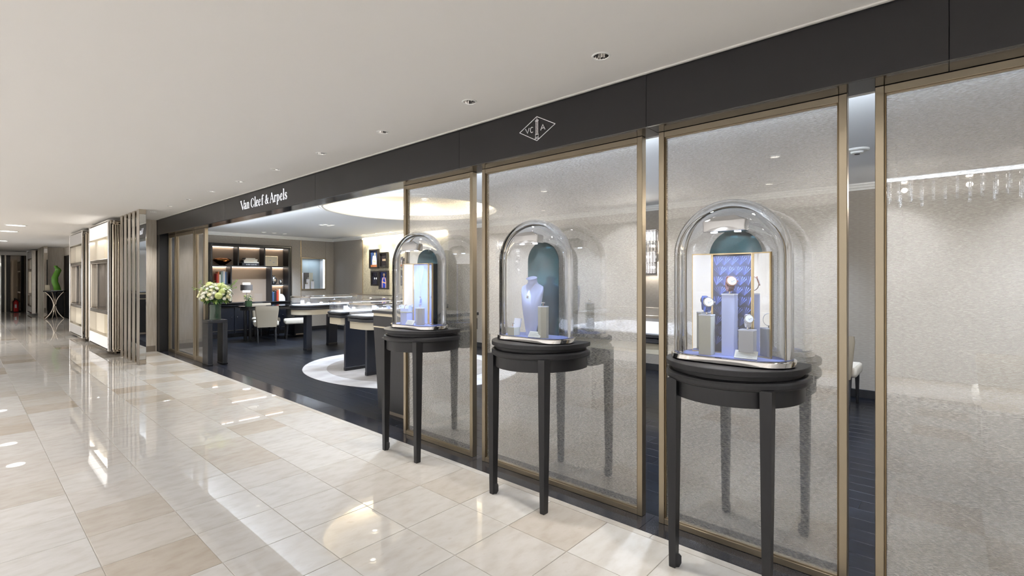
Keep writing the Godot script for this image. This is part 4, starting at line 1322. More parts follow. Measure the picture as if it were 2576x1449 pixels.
func picture_tex(kind: int) -> ImageTexture:
	var w := 64
	var h := 112
	var im := Image.create(w, h, false, Image.FORMAT_RGB8)
	var bg: Color = [rgb(26, 48, 92), rgb(22, 20, 26), rgb(24, 26, 44), rgb(20, 34, 92)][kind]
	im.fill(bg)
	for y in h:
		for x in w:
			var u := (x + 0.5) / w
			var v := (y + 0.5) / h
			var c := bg.lerp(Color.WHITE, 0.06 * sin(x * 0.7) * sin(y * 0.45) + 0.05)
			if kind == 0 or kind == 3:
				var skin := rgb(214, 170, 140)
				var cloth: Color = rgb(240, 236, 232) if kind == 0 else rgb(36, 60, 168)
				var hair: Color = rgb(50, 32, 26) if kind == 0 else rgb(216, 196, 160)
				var hx := 0.56 if kind == 0 else 0.50
				var dy := (v - 0.20) / 0.085
				var dx := (u - hx) / 0.12
				var half := 0.20 + 0.10 * clampf((v - 0.3) / 0.3, 0, 1)
				if v > 0.31 and absf(u - 0.5) < half: c = cloth
				if v > 0.27 and v < 0.34 and absf(u - hx) < 0.05: c = skin
				if kind == 3 and v > 0.36 and absf(u - 0.5) > half - 0.1 and absf(u - 0.5) < half: c = skin
				if v > 0.3 and v < 0.5 and absf(u - hx) < 0.07 * (0.5 - v) / 0.2: c = skin
				if v > 0.6 and v < 0.72 and absf(u - 0.48) < 0.22 and absf(v - 0.66 - (u - 0.48) * 0.15) < 0.035: c = skin
				if dx * dx + (dy + 0.25) * (dy + 0.25) < 1.25 and v < 0.24: c = hair
				if dx * dx * 1.6 + dy * dy < 1.0: c = skin
				if absf(v - 0.19) < 0.006 and (absf(u - hx + 0.045) < 0.02 or absf(u - hx - 0.045) < 0.02): c = rgb(60, 40, 36)
				if absf(v - 0.235) < 0.006 and absf(u - hx) < 0.03: c = rgb(170, 70, 70)
				if kind == 0 and v > 0.86: c = rgb(150, 96, 66)
			elif kind == 1:
				for q in [0.36, 0.64]:
					var d := Vector2((u - q) / 0.11, (v - 0.5) / 0.085).length()
					if d < 1.0 and d > 0.55: c = rgb(232, 190, 160)
				if Vector2((u - 0.5) / 0.03, (v - 0.5) / 0.02).length() < 1.0: c = Color.WHITE
			else:
				for q in [0.36, 0.66]:
					if absf(u - q) / 0.11 + absf(v - 0.5) / 0.11 < 1.0: c = rgb(226, 234, 250)
			im.set_pixel(x, y, c)
	return ImageTexture.create_from_image(im)

func wall_picture(label: String, z0: float, z1: float, y0: float, y1: float, kind: int) -> void:
	var t := thing("wall_picture", label, "picture", Vector3(BX, y0, (z0 + z1) / 2), 0.0, "framed pictures on the gold wall")
	var w := z1 - z0
	var h := y1 - y0
	var f := 0.035
	slab(t, "frame_rail", M["picture_frame"], -0.06, -0.001, 0, f, -w / 2, w / 2, 0.002)
	slab(t, "frame_rail", M["picture_frame"], -0.06, -0.001, h - f, h, -w / 2, w / 2, 0.002)
	slab(t, "frame_stile", M["picture_frame"], -0.06, -0.001, f, h - f, -w / 2, -w / 2 + f, 0.002)
	slab(t, "frame_stile", M["picture_frame"], -0.06, -0.001, f, h - f, w / 2 - f, w / 2, 0.002)
	var m := mat("print_%d" % kind, Color.WHITE, 0.25)
	m.albedo_texture = picture_tex(kind)
	var q := QuadMesh.new()
	q.size = Vector2(w - 2 * f, h - 2 * f)
	slab(t, "backing", M["picture_frame"], -0.022, -0.002, f, h - f, -w / 2 + f, w / 2 - f, 0.0)
	part(t, "print", q, m, Vector3(-0.024, h / 2, 0), Vector3(0, -PI / 2, 0))

func shop() -> void:
	# rug
	var rug := thing("oval_rug", "pale grey oval rug with a darker oval centre under the vitrines", "rug", Vector3(4.85, 0.0005, -6.55))
	part(rug, "border", lathe([[0.995, 0.0], [1.0, 0.004], [0.997, 0.008], [0.0, 0.008]], 72, 0), M["rug_pale"], Vector3.ZERO, Vector3.ZERO, Vector3(1.53, 1, 1.9))
	part(rug, "centre", lathe([[1.0, 0.0], [0.997, 0.002], [0.0, 0.002]], 72, 0), M["rug_grey"], Vector3(0, 0.0078, 0), Vector3.ZERO, Vector3(1.22, 1, 1.4))
	# vitrines
	vitrine("round-ended glass vitrine on two black slab legs beside the cream chair", 4.31, 5.70, -9.98, -9.30, [0.3, 0.3, 0.33, 0.33], [[4.575, -9.5, 0.11, 0.14], [5.30, -9.90, 0.2, 0.1]], "round-ended vitrine", 7, 3)
	vitrine("glass vitrine with a navy slab leg on the far side of the rug", 3.80, 4.98, -7.42, -6.87, [0.06, 0.06, 0.25, 0.05], [[4.085, -6.905, 0.355, 0.05], [4.8, -6.905, 0.3, 0.05]], "far rug vitrine", 7, 11, 0.895, 0.0106)
	vitrine("glass vitrine with a black slab leg between the rug and the podium", 3.62, 4.98, -6.36, -5.78, [0.06, 0.06, 0.05, 0.25], [[4.09, -6.325, 0.35, 0.05], [4.8, -6.325, 0.3, 0.05]], "vitrine behind the podium", 5, 22, 0.895, 0.0106)
	vitrine("long glass vitrine standing along the gold wall", 6.45, 7.05, -11.35, -8.1, [0.05, 0.05, 0.2, 0.2], [[6.75, -11.0, 0.4, 0.06], [6.75, -8.5, 0.4, 0.06]], "long wall vitrine", 9, 31, 0.87)
	vitrine("glass vitrine seen between the screens, facing the crystal sconce", 4.3, 5.6, -3.2, -1.75, [0.15, 0.15, 0.3, 0.3], [[4.75, -2.1, 0.3, 0.06], [4.75, -2.9, 0.3, 0.06]], "vitrine behind the screens", 4, 42)
	# podium
	var t := thing("reception_podium", "dark tapering reception podium with thin beige stripes behind the screen", "podium", Vector3(2.95, 0, -4.08))
	var pb := Builder.new()
	var rs := []
	for l in [[0.05, 0.445], [0.90, 0.535]]:
		var h: float = l[1]
		rs.append(PackedVector3Array([Vector3(0.0, l[0], h), Vector3(0.5, l[0], h), Vector3(0.5, l[0], -h), Vector3(0.0, l[0], -h)]))
	pb.rings(rs, false, true, true, 2)
	part(t, "body", pb.done(), M["black_wood"])
	part(t, "plinth", bx(0.46, 0.05, 0.86, 0.002), M["taupe_base"], Vector3(0.26, 0.026, 0))
	part(t, "stripe", bx(0.5, 0.014, 1.085, 0.001), M["beige_lacquer"], Vector3(0.25, 0.907, 0))
	part(t, "upper_band", bx(0.5, 0.11, 1.09, 0.002), M["black_wood"], Vector3(0.25, 0.969, 0))
	part(t, "stripe", bx(0.5, 0.03, 1.085, 0.001), M["beige_lacquer"], Vector3(0.25, 1.039, 0))
	part(t, "top", bx(0.52, 0.03, 1.11, 0.003), M["black_wood"], Vector3(0.25, 1.069, 0))
	# pedestal and flowers
	t = thing("flower_pedestal", "black open pedestal with two slab legs beside the glass leaf", "pedestal", Vector3(2.80, 0.0015, -9.07))
	part(t, "top", bx(0.292, 0.05, 0.262, 0.006), M["black_wood"], Vector3(0, 0.715, 0))
	for sx in [-1.0, 1.0]:
		part(t, "leg", bx(0.072, 0.69, 0.262, 0.004), M["black_wood"], Vector3(sx * 0.11, 0.345, 0))
		part(t, "foot", bx(0.08, 0.03, 0.27, 0.004), M["black_gloss"], Vector3(sx * 0.11, 0.0152, 0))
	t = thing("glass_vase", "tall clear fluted glass vase of water and stems on the black pedestal", "vase", Vector3(2.80, 0.742, -9.07))
	part(t, "vessel", lathe([[0.08, 0.0], [0.082, 0.003], [0.082, 0.25], [0.077, 0.25], [0.077, 0.008], [0.0, 0.008]], 32, 0), M["vase_pane"])
	bouquet("bouquet", "large round bouquet of white roses and green hydrangeas in the tall glass vase", Vector3(2.805, 0.753, -9.05), 0.245, 72, 60, 0.05, 0.262, 3)
	bookcase()
	salon()
	walls_and_lamps()

func bookcase() -> void:
	var z := SZ
	var bz := z - 0.30
	var t := thing("bookcase", "black built-in bookcase with lit compartments in the side wall", "bookcase", Vector3(4.935, 0.79, z))
	var ox := -4.935
	var oy := -0.79
	var w := func(called: String, m: Material, x0: float, x1: float, y0: float, y1: float, z0: float, z1: float) -> void:
		slab(t, called, m, x0 + ox, x1 + ox, y0 + oy, y1 + oy, z0 - z, z1 - z, 0.002)
	w.call("frame_stile", M["black_wood"], 3.943, 4.024, 0.80, 2.289, bz, z + 0.03)
	w.call("frame_stile", M["black_wood"], 5.837, 5.927, 0.80, 2.289, bz, z + 0.03)
	w.call("frame_rail", M["black_wood"], 4.0245, 5.8365, 2.219, 2.289, bz, z + 0.03)
	w.call("frame_moulding", M["black_gloss"], 3.965, 3.985, 0.80, 2.27, z + 0.03, z + 0.042)
	w.call("frame_moulding", M["black_gloss"], 5.885, 5.905, 0.80, 2.27, z + 0.03, z + 0.042)
	w.call("frame_moulding", M["black_gloss"], 3.985, 5.885, 2.25, 2.27, z + 0.03, z + 0.042)
	w.call("back_panel", M["shelf_cloth"], 4.0245, 5.8365, 0.80, 2.2185, bz - 0.02, bz)
	w.call("bottom_board", M["black_wood"], 4.0245, 5.8365, 0.80, 0.825, bz + 0.001, z + 0.02)
	w.call("shelf", M["black_wood"], 4.0245, 5.8365, 1.722, 1.752, bz + 0.001, z + 0.01)
	w.call("shelf", M["black_wood"], 5.423, 5.8365, 1.242, 1.27, bz + 0.001, z + 0.01)
	w.call("shelf", M["black_wood"], 4.0245, 4.427, 1.266, 1.294, bz + 0.001, z + 0.01)
	for x in [4.606, 5.239]: w.call("divider", M["black_wood"], x - 0.016, x + 0.016, 1.7525, 2.2185, bz + 0.001, z + 0.01)
	for x in [4.4425, 5.407]: w.call("divider", M["black_wood"], x - 0.016, x + 0.016, 0.8255, 1.7215, bz + 0.001, z + 0.01)
	for q in [[4.03, 4.588, 2.2185], [4.624, 5.221, 2.2185], [5.257, 5.83, 2.2185], [4.03, 4.425, 1.7215], [4.46, 5.389, 1.7215], [5.425, 5.83, 1.7215], [5.425, 5.83, 1.2415], [4.03, 4.425, 1.2655]]:
		w.call("light_strip", M["led_white"], q[0], q[1], q[2] - 0.014, q[2] - 0.0005, bz + 0.004, bz + 0.02)
		area(Vector3((q[0] + q[1]) / 2, q[2] - 0.016, bz + 0.022), Vector3((q[0] + q[1]) / 2, q[2] - 0.45, bz + 0.03), q[1] - q[0], 0.014, 0.05, Color(1, 0.93, 0.86), Vector3.BACK)
	# bowl
	var b := Builder.new()
	var rr := []
	for q in [[0.05, 0.0], [0.06, 0.004], [0.14, 0.06], [0.205, 0.115], [0.212, 0.125], [0.19, 0.15], [0.13, 0.172], [0.06, 0.18]]: rr.append(circle(q[0], q[1], 28, 1.0, 0.55))
	b.rings(rr, false, true, true, 1)
	solo("copper_vessel", "glossy copper lens-shaped vessel in the top compartment of the bookcase", "vessel", b.done(), M["copper_bowl"], Vector3(4.29, 1.7525, z - 0.14))
	# pile of books
	var y := 1.7525
	var pile := [[0.40, 0.062, 0, "large dark book with white lettering at the bottom of the pile"], [0.36, 0.034, 3, "grey book second from the bottom of the pile"], [0.33, 0.036, 5, "black book with gold lettering in the middle of the pile"], [0.30, 0.032, 8, "ivory book second from the top of the pile"], [0.24, 0.03, 0, "small dark book on top of the pile"]]
	for i in pile.size():
		var q: Array = pile[i]
		var o := thing("book", q[3], "book", Vector3(4.90 + 0.02 * (i % 2), y, z - 0.12), 0.0, "piled books in the bookcase")
		part(o, "cover", bx(q[0], q[1], 0.22, 0.002), M["book_%d" % q[2]], Vector3(0, q[1] / 2, 0))
		part(o, "pages", bx(q[0] - 0.01, q[1] - 0.008, 0.002, 0.0), M["book_%d" % q[2]] if i == 0 else M["paper"], Vector3(0, q[1] / 2, 0.1105))
		if i == 0 or i == 2:
			var tm := TextMesh.new()
			tm.text = "SLIM AARONS" if i == 0 else "JAPAN"
			var f := SystemFont.new()
			f.font_names = PackedStringArray(["Droid Serif"])
			tm.font = f
			tm.font_size = 32
			tm.pixel_size = 0.0012 if i == 0 else 0.001
			tm.depth = 0.001
			part(o, "lettering", tm, M["letter_white"] if i == 0 else M["gold"], Vector3(0.02, q[1] * 0.38, 0.1122))
		y += q[1] + 0.0002
	# framed butterflies
	t = thing("framed_picture", "pale framed picture of two small butterflies leaning in the bookcase", "picture", Vector3(5.47, 1.7525, z - 0.16))
	for q in [[-0.165, 0.165, 0.0, 0.022], [-0.165, 0.165, 0.248, 0.27]]: slab(t, "frame_rail", M["nickel_satin"], q[0], q[1], q[2], q[3], -0.01, 0.01, 0.002)
	for sx in [-1.0, 1.0]: slab(t, "frame_stile", M["nickel_satin"], sx * 0.165 - (0.022 if sx > 0 else 0.0), sx * 0.165 + (0.022 if sx < 0 else 0.0), 0.022, 0.248, -0.01, 0.01, 0.002)
	slab(t, "mount", M["cream_panel"], -0.143, 0.143, 0.022, 0.248, -0.006, 0.0, 0.0)
	for q in [[-0.03, 0.15], [0.06, 0.10]]:
		var bb := Builder.new()
		for s in [-1.0, 1.0]:
			bb.tri(Vector3(0, 0, 0), Vector3(s * 0.022, 0.016, 0), Vector3(s * 0.018, -0.004, 0))
			bb.tri(Vector3(0, 0, 0), Vector3(s * 0.014, -0.006, 0), Vector3(s * 0.012, -0.018, 0))
		part(t, "butterfly", bb.done(false), M["lavender_deep"], Vector3(q[0], q[1], 0.0012))
	slab(t, "glass", M["clear_pane"], -0.143, 0.143, 0.022, 0.248, 0.004, 0.006, 0.0)
	book_row(4.13, 1.2945, z - 0.12, 8, "left shelf", 1)
	book_row(5.45, 0.8255, z - 0.12, 6, "lower right shelf", 4)
	# quarter-round bookend
	var pl := PackedVector2Array([Vector2(0, 0), Vector2(0.13, 0)])
	for k in 9: pl.append(Vector2(cos(PI / 2 * k / 8) * 0.11 + 0.02, sin(PI / 2 * k / 8) * 0.16 + 0.03))
	pl.append(Vector2(0, 0.19))
	solo("bookend", "white quarter-round bookend beside the lower right books", "bookend", prism(pl, 0.12), M["white_satin"], Vector3(5.66, 0.8255, z - 0.12))
	# silver vases
	for q in [[5.52, 1.0, "large egg-shaped silver mosaic vase on the right shelf"], [5.70, 0.55, "small round silver mosaic pot on the right shelf"]]:
		var s: float = q[1]
		var o := thing("mosaic_vase", q[2], "vase", Vector3(q[0], 1.2705, z - 0.13))
		var prof := []
		for p in [[0.03, 0.0], [0.06, 0.02], [0.085, 0.08], [0.08, 0.14], [0.05, 0.19], [0.03, 0.205], [0.034, 0.22]]: prof.append([p[0] * s, p[1] * s])
		part(o, "body", lathe(prof, 14, 2), M["silver_mosaic"])
		part(o, "neck", lathe([[0.03 * s, 0.0], [0.036 * s, 0.012 * s], [0.026 * s, 0.014 * s]], 14, 0), M["chrome"], Vector3(0, 0.22 * s, 0))
	# low cabinet under the bookcase
	t = thing("low_cabinet", "long black low cabinet with doors under the bookcase", "cabinet", Vector3(4.95, 0.0, z + 0.17))
	part(t, "carcass", bx(2.2, 0.66, 0.30, 0.002), M["black_wood"], Vector3(0, 0.41, -0.005))
	part(t, "worktop", bx(2.24, 0.03, 0.34, 0.003), M["black_gloss"], Vector3(0, 0.765, 0.01))
	part(t, "plinth", bx(2.1, 0.08, 0.26, 0.002), M["black_matte"], Vector3(0, 0.0405, -0.01))
	for i in 4:
		var d := part(t, "door", bx(0.535, 0.62, 0.018, 0.003), M["navy_wood"], Vector3(-0.8175 + i * 0.545, 0.41, 0.155))
		part(d, "knob", ball(0.012, 10), M["chrome"], Vector3(0.21 if i % 2 == 0 else -0.21, 0.08, 0.02))
		part(d, "kick_rail", bx(0.5, 0.012, 0.004, 0.0), M["nickel_satin"], Vector3(0, -0.24, 0.011))

func salon() -> void:
	# desk
	var t := thing("writing_desk", "black desk with a rounded end in front of the bookcase", "desk", Vector3(5.0, 0, -12.17))
	var b := Builder.new()
	var rs := []
	for l in [[0.75, 0.004], [0.754, 0.0], [0.776, 0.0], [0.78, 0.004]]: rs.append(rrect(-0.75, 0.80, -0.28, 0.28, [0.02, 0.02, 0.26, 0.26], l[0], l[1]))
	b.rings(rs, false, true, true, 0)
	part(t, "desk_top", b.done(), M["black_gloss"])
	b = Builder.new()
	rs = []
	for l in [[0.69, 0.03], [0.75, 0.03]]: rs.append(rrect(-0.75, 0.80, -0.28, 0.28, [0.02, 0.02, 0.26, 0.26], l[0], l[1]))
	b.rings(rs, false, true, true, 0)
	part(t, "apron", b.done(), M["black_wood"])
	for q in [[-0.66, 0.12], [-0.6, 0.24], [-0.55, -0.2]]: part(t, "leg", bx(0.05, 0.7, 0.05, 0.003), M["black_wood"], Vector3(q[0], 0.35, q[1]))
	part(t, "drawer_pedestal", bx(0.36, 0.66, 0.48, 0.003), M["navy_wood"], Vector3(0.6, 0.36, 0))
	part(t, "stretcher", bx(0.30, 0.03, 0.02, 0.002), M["nickel_satin"], Vector3(0.6, 0.06, 0.245))
	chair("cream tweed chair with its back to the shop opening, drawn up to the desk", Vector3(4.60, 0, -11.56), -0.3)
	chair("cream chair standing sideways between the desk and the round-ended vitrine", Vector3(5.33, 0, -11.62), 1.25)
	chair("cream chair behind the desk, facing into the shop", Vector3(4.97, 0, -12.50), PI)
	# table lamp
	t = thing("table_lamp", "table lamp with a dark band round a glowing white shade", "lamp", Vector3(4.71, 0.7805, -13.0))
	part(t, "base", bx(0.12, 0.02, 0.12, 0.004), M["chrome"], Vector3(0, 0.01, 0))
	part(t, "stem", cyl(0.009, 0.30, 12, 0.001), M["chrome"], Vector3(0, 0.019, 0))
	part(t, "shade", cyl(0.085, 0.24, 28, 0.003), M["lamp_tube"], Vector3(0, 0.30, 0))
	part(t, "shade_band", lathe([[0.13, 0.0], [0.134, 0.0], [0.134, 0.14], [0.13, 0.14]], 32, 0, true), M["shade_grey"], Vector3(0, 0.35, 0))
	omni(Vector3(4.71, 1.2, -13.0), 0.25, Color(1, 0.95, 0.88), 0.05)
	# posy
	t = thing("square_planter", "small dark green square glass planter on the desk", "planter", Vector3(4.42, 0.7805, -12.08))
	b = Builder.new()
	var sq := [0.012, 0.012, 0.012, 0.012]
	b.rings([rrect(-0.06, 0.06, -0.06, 0.06, sq, 0.0, 0.002, 3), rrect(-0.06, 0.06, -0.06, 0.06, sq, 0.13, 0.0, 3), rrect(-0.06, 0.06, -0.06, 0.06, sq, 0.13, 0.006, 3), rrect(-0.06, 0.06, -0.06, 0.06, sq, 0.008, 0.006, 3)], false, true, true, 0)
	part(t, "pot", b.done(), M["stem"])
	bouquet("posy", "small posy of white flowers in the planter on the desk", Vector3(4.42, 0.795, -12.08), 0.10, 14, 16, 0.03, 0.13, 8)
	t = thing("acrylic_holder", "clear acrylic sign holder standing on the low cabinet", "holder", Vector3(5.0, 0.7805, -13.02))
	part(t, "sheet", bx(0.19, 0.26, 0.006, 0.001), M["vitrine_pane"], Vector3(0, 0.135, 0), Vector3(-0.1, 0, 0))
	part(t, "foot", bx(0.19, 0.006, 0.08, 0.001), M["vitrine_pane"], Vector3(0, 0.003, 0.02))
	# armchair against the back wall
	chair("cream chair standing against the back wall behind the screens", Vector3(6.55, 0, -0.98), -PI / 2)
	chair("cream chair with its back to the screen without a console", Vector3(5.85, 0, 0.40), -PI / 2)

func sconce(label: String, zc: float) -> void:
	var t := thing("crystal_sconce", label, "sconce", Vector3(BX, 1.5, zc), 0.0, "crystal wall sconces")
	part(t, "back_plate", bx(0.02, 0.66, 0.2, 0.003), M["chrome"], Vector3(-0.011, 0.33, 0))
	if not cache.has("rod"): cache["rod"] = lathe([[0.004, 0.0], [0.010, 0.012], [0.010, 0.15], [0.006, 0.16]], 6, 2)
	for tier in 4:
		var y := 0.50 - 0.165 * tier
		var r := 0.15 - 0.012 * tier
		part(t, "tier_ring", bx(0.11, 0.008, 0.32 - 0.03 * tier, 0.002), M["chrome"], Vector3(-0.07, y + 0.165, 0))
		for k in 9:
			var a := PI * k / 8.0
			part(t, "crystal_rod", cache["rod"], M["crystal"], Vector3(-0.03 - sin(a) * 0.10, y, cos(a) * r))
		part(t, "bulb", ball(0.022, 12), M["lamp_tube"], Vector3(-0.06, y + 0.09, 0.05 if tier % 2 else -0.05))
		omni(Vector3(BX - 0.06, 1.5 + y + 0.09, zc + (0.05 if tier % 2 else -0.05)), 0.35, Color(1, 0.96, 0.9), 0.02)

func walls_and_lamps() -> void:
	# display niche in the side wall
	var t := thing("wall_niche", "lit display niche with a bronze frame in the side wall", "niche", Vector3(6.547, 1.113, SZ))
	var w := 0.355
	for q in [[-w, -w + 0.025, 0.0, 0.885], [w - 0.025, w, 0.0, 0.885]]: slab(t, "frame_stile", M["bronze"], q[0], q[1], q[2], q[3], -0.02, 0.02, 0.002)
	for y in [0.0, 0.86]: slab(t, "frame_rail", M["bronze"], -w + 0.0255, w - 0.0255, y, y + 0.025, -0.02, 0.02, 0.002)
	slab(t, "back_panel", M["grey_teal"], -w, w, 0.001, 0.884, -0.34, -0.33, 0.0)
	for sx in [-1.0, 1.0]: slab(t, "side_panel", M["silver_grey"], sx * w - 0.004, sx * w + 0.004, 0.001, 0.884, -0.33, -0.021, 0.0)
	slab(t, "sill", M["white_satin"], -w, w, 0.0, 0.012, -0.33, -0.021, 0.0)
	slab(t, "light_strip", M["led_cool"], w - 0.05, w - 0.03, 0.03, 0.85, -0.045, -0.035, 0.0)
	area(Vector3(6.547, 1.96, SZ - 0.15), Vector3(6.547, 1.2, SZ - 0.16), 0.5, 0.1, 0.4, COOL, Vector3.BACK)
	slab(t, "pane", M["clear_pane"], -w + 0.026, w - 0.026, 0.026, 0.859, -0.006, 0.0, 0.0)
	var f := thing("folding_screen", "small folding screen of watches inside the wall niche", "screen", Vector3(6.45, 1.126, SZ - 0.24))
	part(f, "centre_leaf", bx(0.16, 0.46, 0.008, 0.001), M["fan_blue"], Vector3(0, 0.23, 0))
	part(f, "wing_leaf", bx(0.1, 0.46, 0.008, 0.001), M["white_satin"], Vector3(-0.125, 0.23, 0.03), Vector3(0, 0.6, 0))
	part(f, "wing_leaf", bx(0.1, 0.46, 0.008, 0.001), M["champagne_box"], Vector3(0.125, 0.23, 0.03), Vector3(0, -0.6, 0))
	for q in [[6.47, -0.17, 0.28, "tall"], [6.40, -0.10, 0.14, "short"], [6.58, -0.12, 0.22, "middle-sized"]]:
		var p := thing("display_pillar", "%s white pillar with a watch inside the wall niche" % q[3], "plinth", Vector3(q[0], 1.126, SZ + q[1]), 0.0, "pillars in the wall niche")
		part(p, "body", bx(0.07, q[2], 0.05, 0.001), M["white_satin"], Vector3(0, q[2] / 2, 0))
		part(p, "watch_case", cyl(0.024, 0.008, 16, 0.001), M["chrome"], Vector3(0, q[2] + 0.022, 0.01), Vector3(PI / 2, 0, 0))
	# pictures
	wall_picture("tall framed portrait of a person in a white shirt with folded arms", -11.32, -10.915, 1.685, 2.181, 0)
	wall_picture("small dark framed picture of two gold rings beside the upper portrait", -10.86, -10.51, 1.70, 2.09, 1)
	wall_picture("small dark framed picture of two bright jewels beside the lower portrait", -11.24, -10.90, 1.237, 1.617, 2)
	wall_picture("framed portrait of a person in a blue dress with folded arms", -10.878, -10.49, 1.151, 1.624, 3)
	sconce("tiered crystal wall sconce seen through the gap between the two wide screens", -3.48)
	sconce("tiered crystal wall sconce on the back wall beyond the gold panel", -6.6)
	# chandelier behind the last screen
	t = thing("crystal_chandelier", "long crystal rod chandelier hanging behind the screen without a console", "chandelier", Vector3(5.2, 2.04, 0.12))
	part(t, "frame", bx(0.34, 0.04, 1.1, 0.004), M["chrome"], Vector3(0, 0.18, 0))
	for z in [-0.45, 0.45]: part(t, "hanger", cyl(0.008, 0.33, 10, 0.001), M["chrome"], Vector3(0, 0.18, z))
	for row in 3:
		for k in 15: part(t, "crystal_rod", cache["rod"], M["crystal"], Vector3(-0.13 + 0.13 * row, 0.0 - 0.04 * (k % 2) + 0.03 * absf(row - 1.0), -0.5 + 1.0 * k / 14.0))
	for z in [-0.4, 0.0, 0.4]:
		part(t, "bulb", ball(0.022, 12), M["lamp_tube"], Vector3(0.065, 0.12, z))
		omni(Vector3(5.265, 2.16, 0.12 + z), 0.5, Color(1, 0.95, 0.88), 0.02)
	# smoke detector
	t = thing("smoke_detector", "round white smoke detector on the shop ceiling", "detector", Vector3(5.21, SH, -0.6))
	part(t, "base", lathe([[0.09, 0.0], [0.09, -0.012], [0.08, -0.02], [0.0, -0.02]], 28, 0), M["white_trim"])
	part(t, "sensor", lathe([[0.05, -0.019], [0.045, -0.035], [0.02, -0.04], [0.0, -0.04]], 20, 0), M["white_trim"])
	part(t, "slot", cyl(0.02, 0.004, 12, 0.0), M["black_matte"], Vector3(0, -0.0445, 0))
	# shop downlights
	var disc := cyl(0.04, 0.006, 20, 0.001)
	var rim := lathe([[0.04, 0.0], [0.04, -0.008], [0.054, -0.008], [0.057, 0.0]], 24, 0, true)
	for q in [[5.05, -9.85, "over the round-ended vitrine"], [5.2, -9.7, "over the round-ended vitrine"], [5.05, -9.7, "over the round-ended vitrine"], [5.2, -9.85, "over the round-ended vitrine"], [4.9, -12.45, "over the desk"], [5.15, -12.45, "over the desk"], [5.4, -12.45, "over the desk"], [6.85, -11.2, "washing the gold wall"], [6.85, -10.6, "washing the gold wall"], [6.85, -10.0, "washing the gold wall"], [6.85, -9.0, "washing the gold wall"], [3.45, -9.0, "near the flower pedestal"], [3.3, -4.2, "over the podium"], [5.0, -3.9, "between the round cove and the screens"], [5.0, -1.2, "near the smoke detector"], [6.4, -5.0, "beside the crystal sconce"], [5.0, 1.5, "beyond the chandelier"], [6.4, -1.6, "before the bare back wall"], [3.6, -1.5, "behind the screen of the watch console"], [3.6, 0.6, "behind the screen without a console"], [6.4, 1.0, "near the chair behind the last screen"]]:
		t = thing("shop_downlight", "small white recessed shop ceiling downlight " + q[2], "downlight", Vector3(q[0], SH, q[1]), 0.0, "downlights in the shop ceiling")
		part(t, "trim_ring", rim, M["white_trim"])
		part(t, "lamp", disc, M["lamp_disc_soft"], Vector3(0, -0.005, 0))
		var at := Vector3(q[0], SH - 0.012, q[1])
		if q[0] > 6.8: spot(at, Vector3(BX, 1.2, q[1]), 3.2, 48.0, Color(1, 0.96, 0.86), 0.03, 0.8)
		else: spot(at, Vector3(q[0], 0, q[1]), 5.2, 54.0, COOL, 0.03, 0.8)
	for k in 5:
		var a := TAU * k / 5.0 + 0.6
		var c := Vector3(4.88 + cos(a) * 0.75, SH + 0.268, -6.5 + sin(a) * 0.75)
		t = thing("cove_downlight", "small bright downlight in the round cove", "downlight", c, 0.0, "downlights in the cove")
		part(t, "trim_ring", rim, M["white_trim"])
		part(t, "lamp", disc, M["lamp_disc"], Vector3(0, -0.006, 0))
		spot(c + Vector3(0, -0.014, 0), Vector3(c.x, 0, c.z), 5.0, 44.0, COOL, 0.03, 0.8)
	# wall-washing light strip over the gold wall
	var wash := struct("trim_6", bx(0.03, 0.02, 3.4, 0.0), M["led_warm"], Vector3(BX - 0.03, SH - 0.09, -9.97), "hidden light strip over the gold wall")
	wash.name = "trim_6"
	area(Vector3(BX - 0.05, SH - 0.11, -9.97), Vector3(BX - 0.0, 1.2, -9.97), 0.03, 3.4, 3.0, Color(1, 0.97, 0.88), Vector3.BACK)

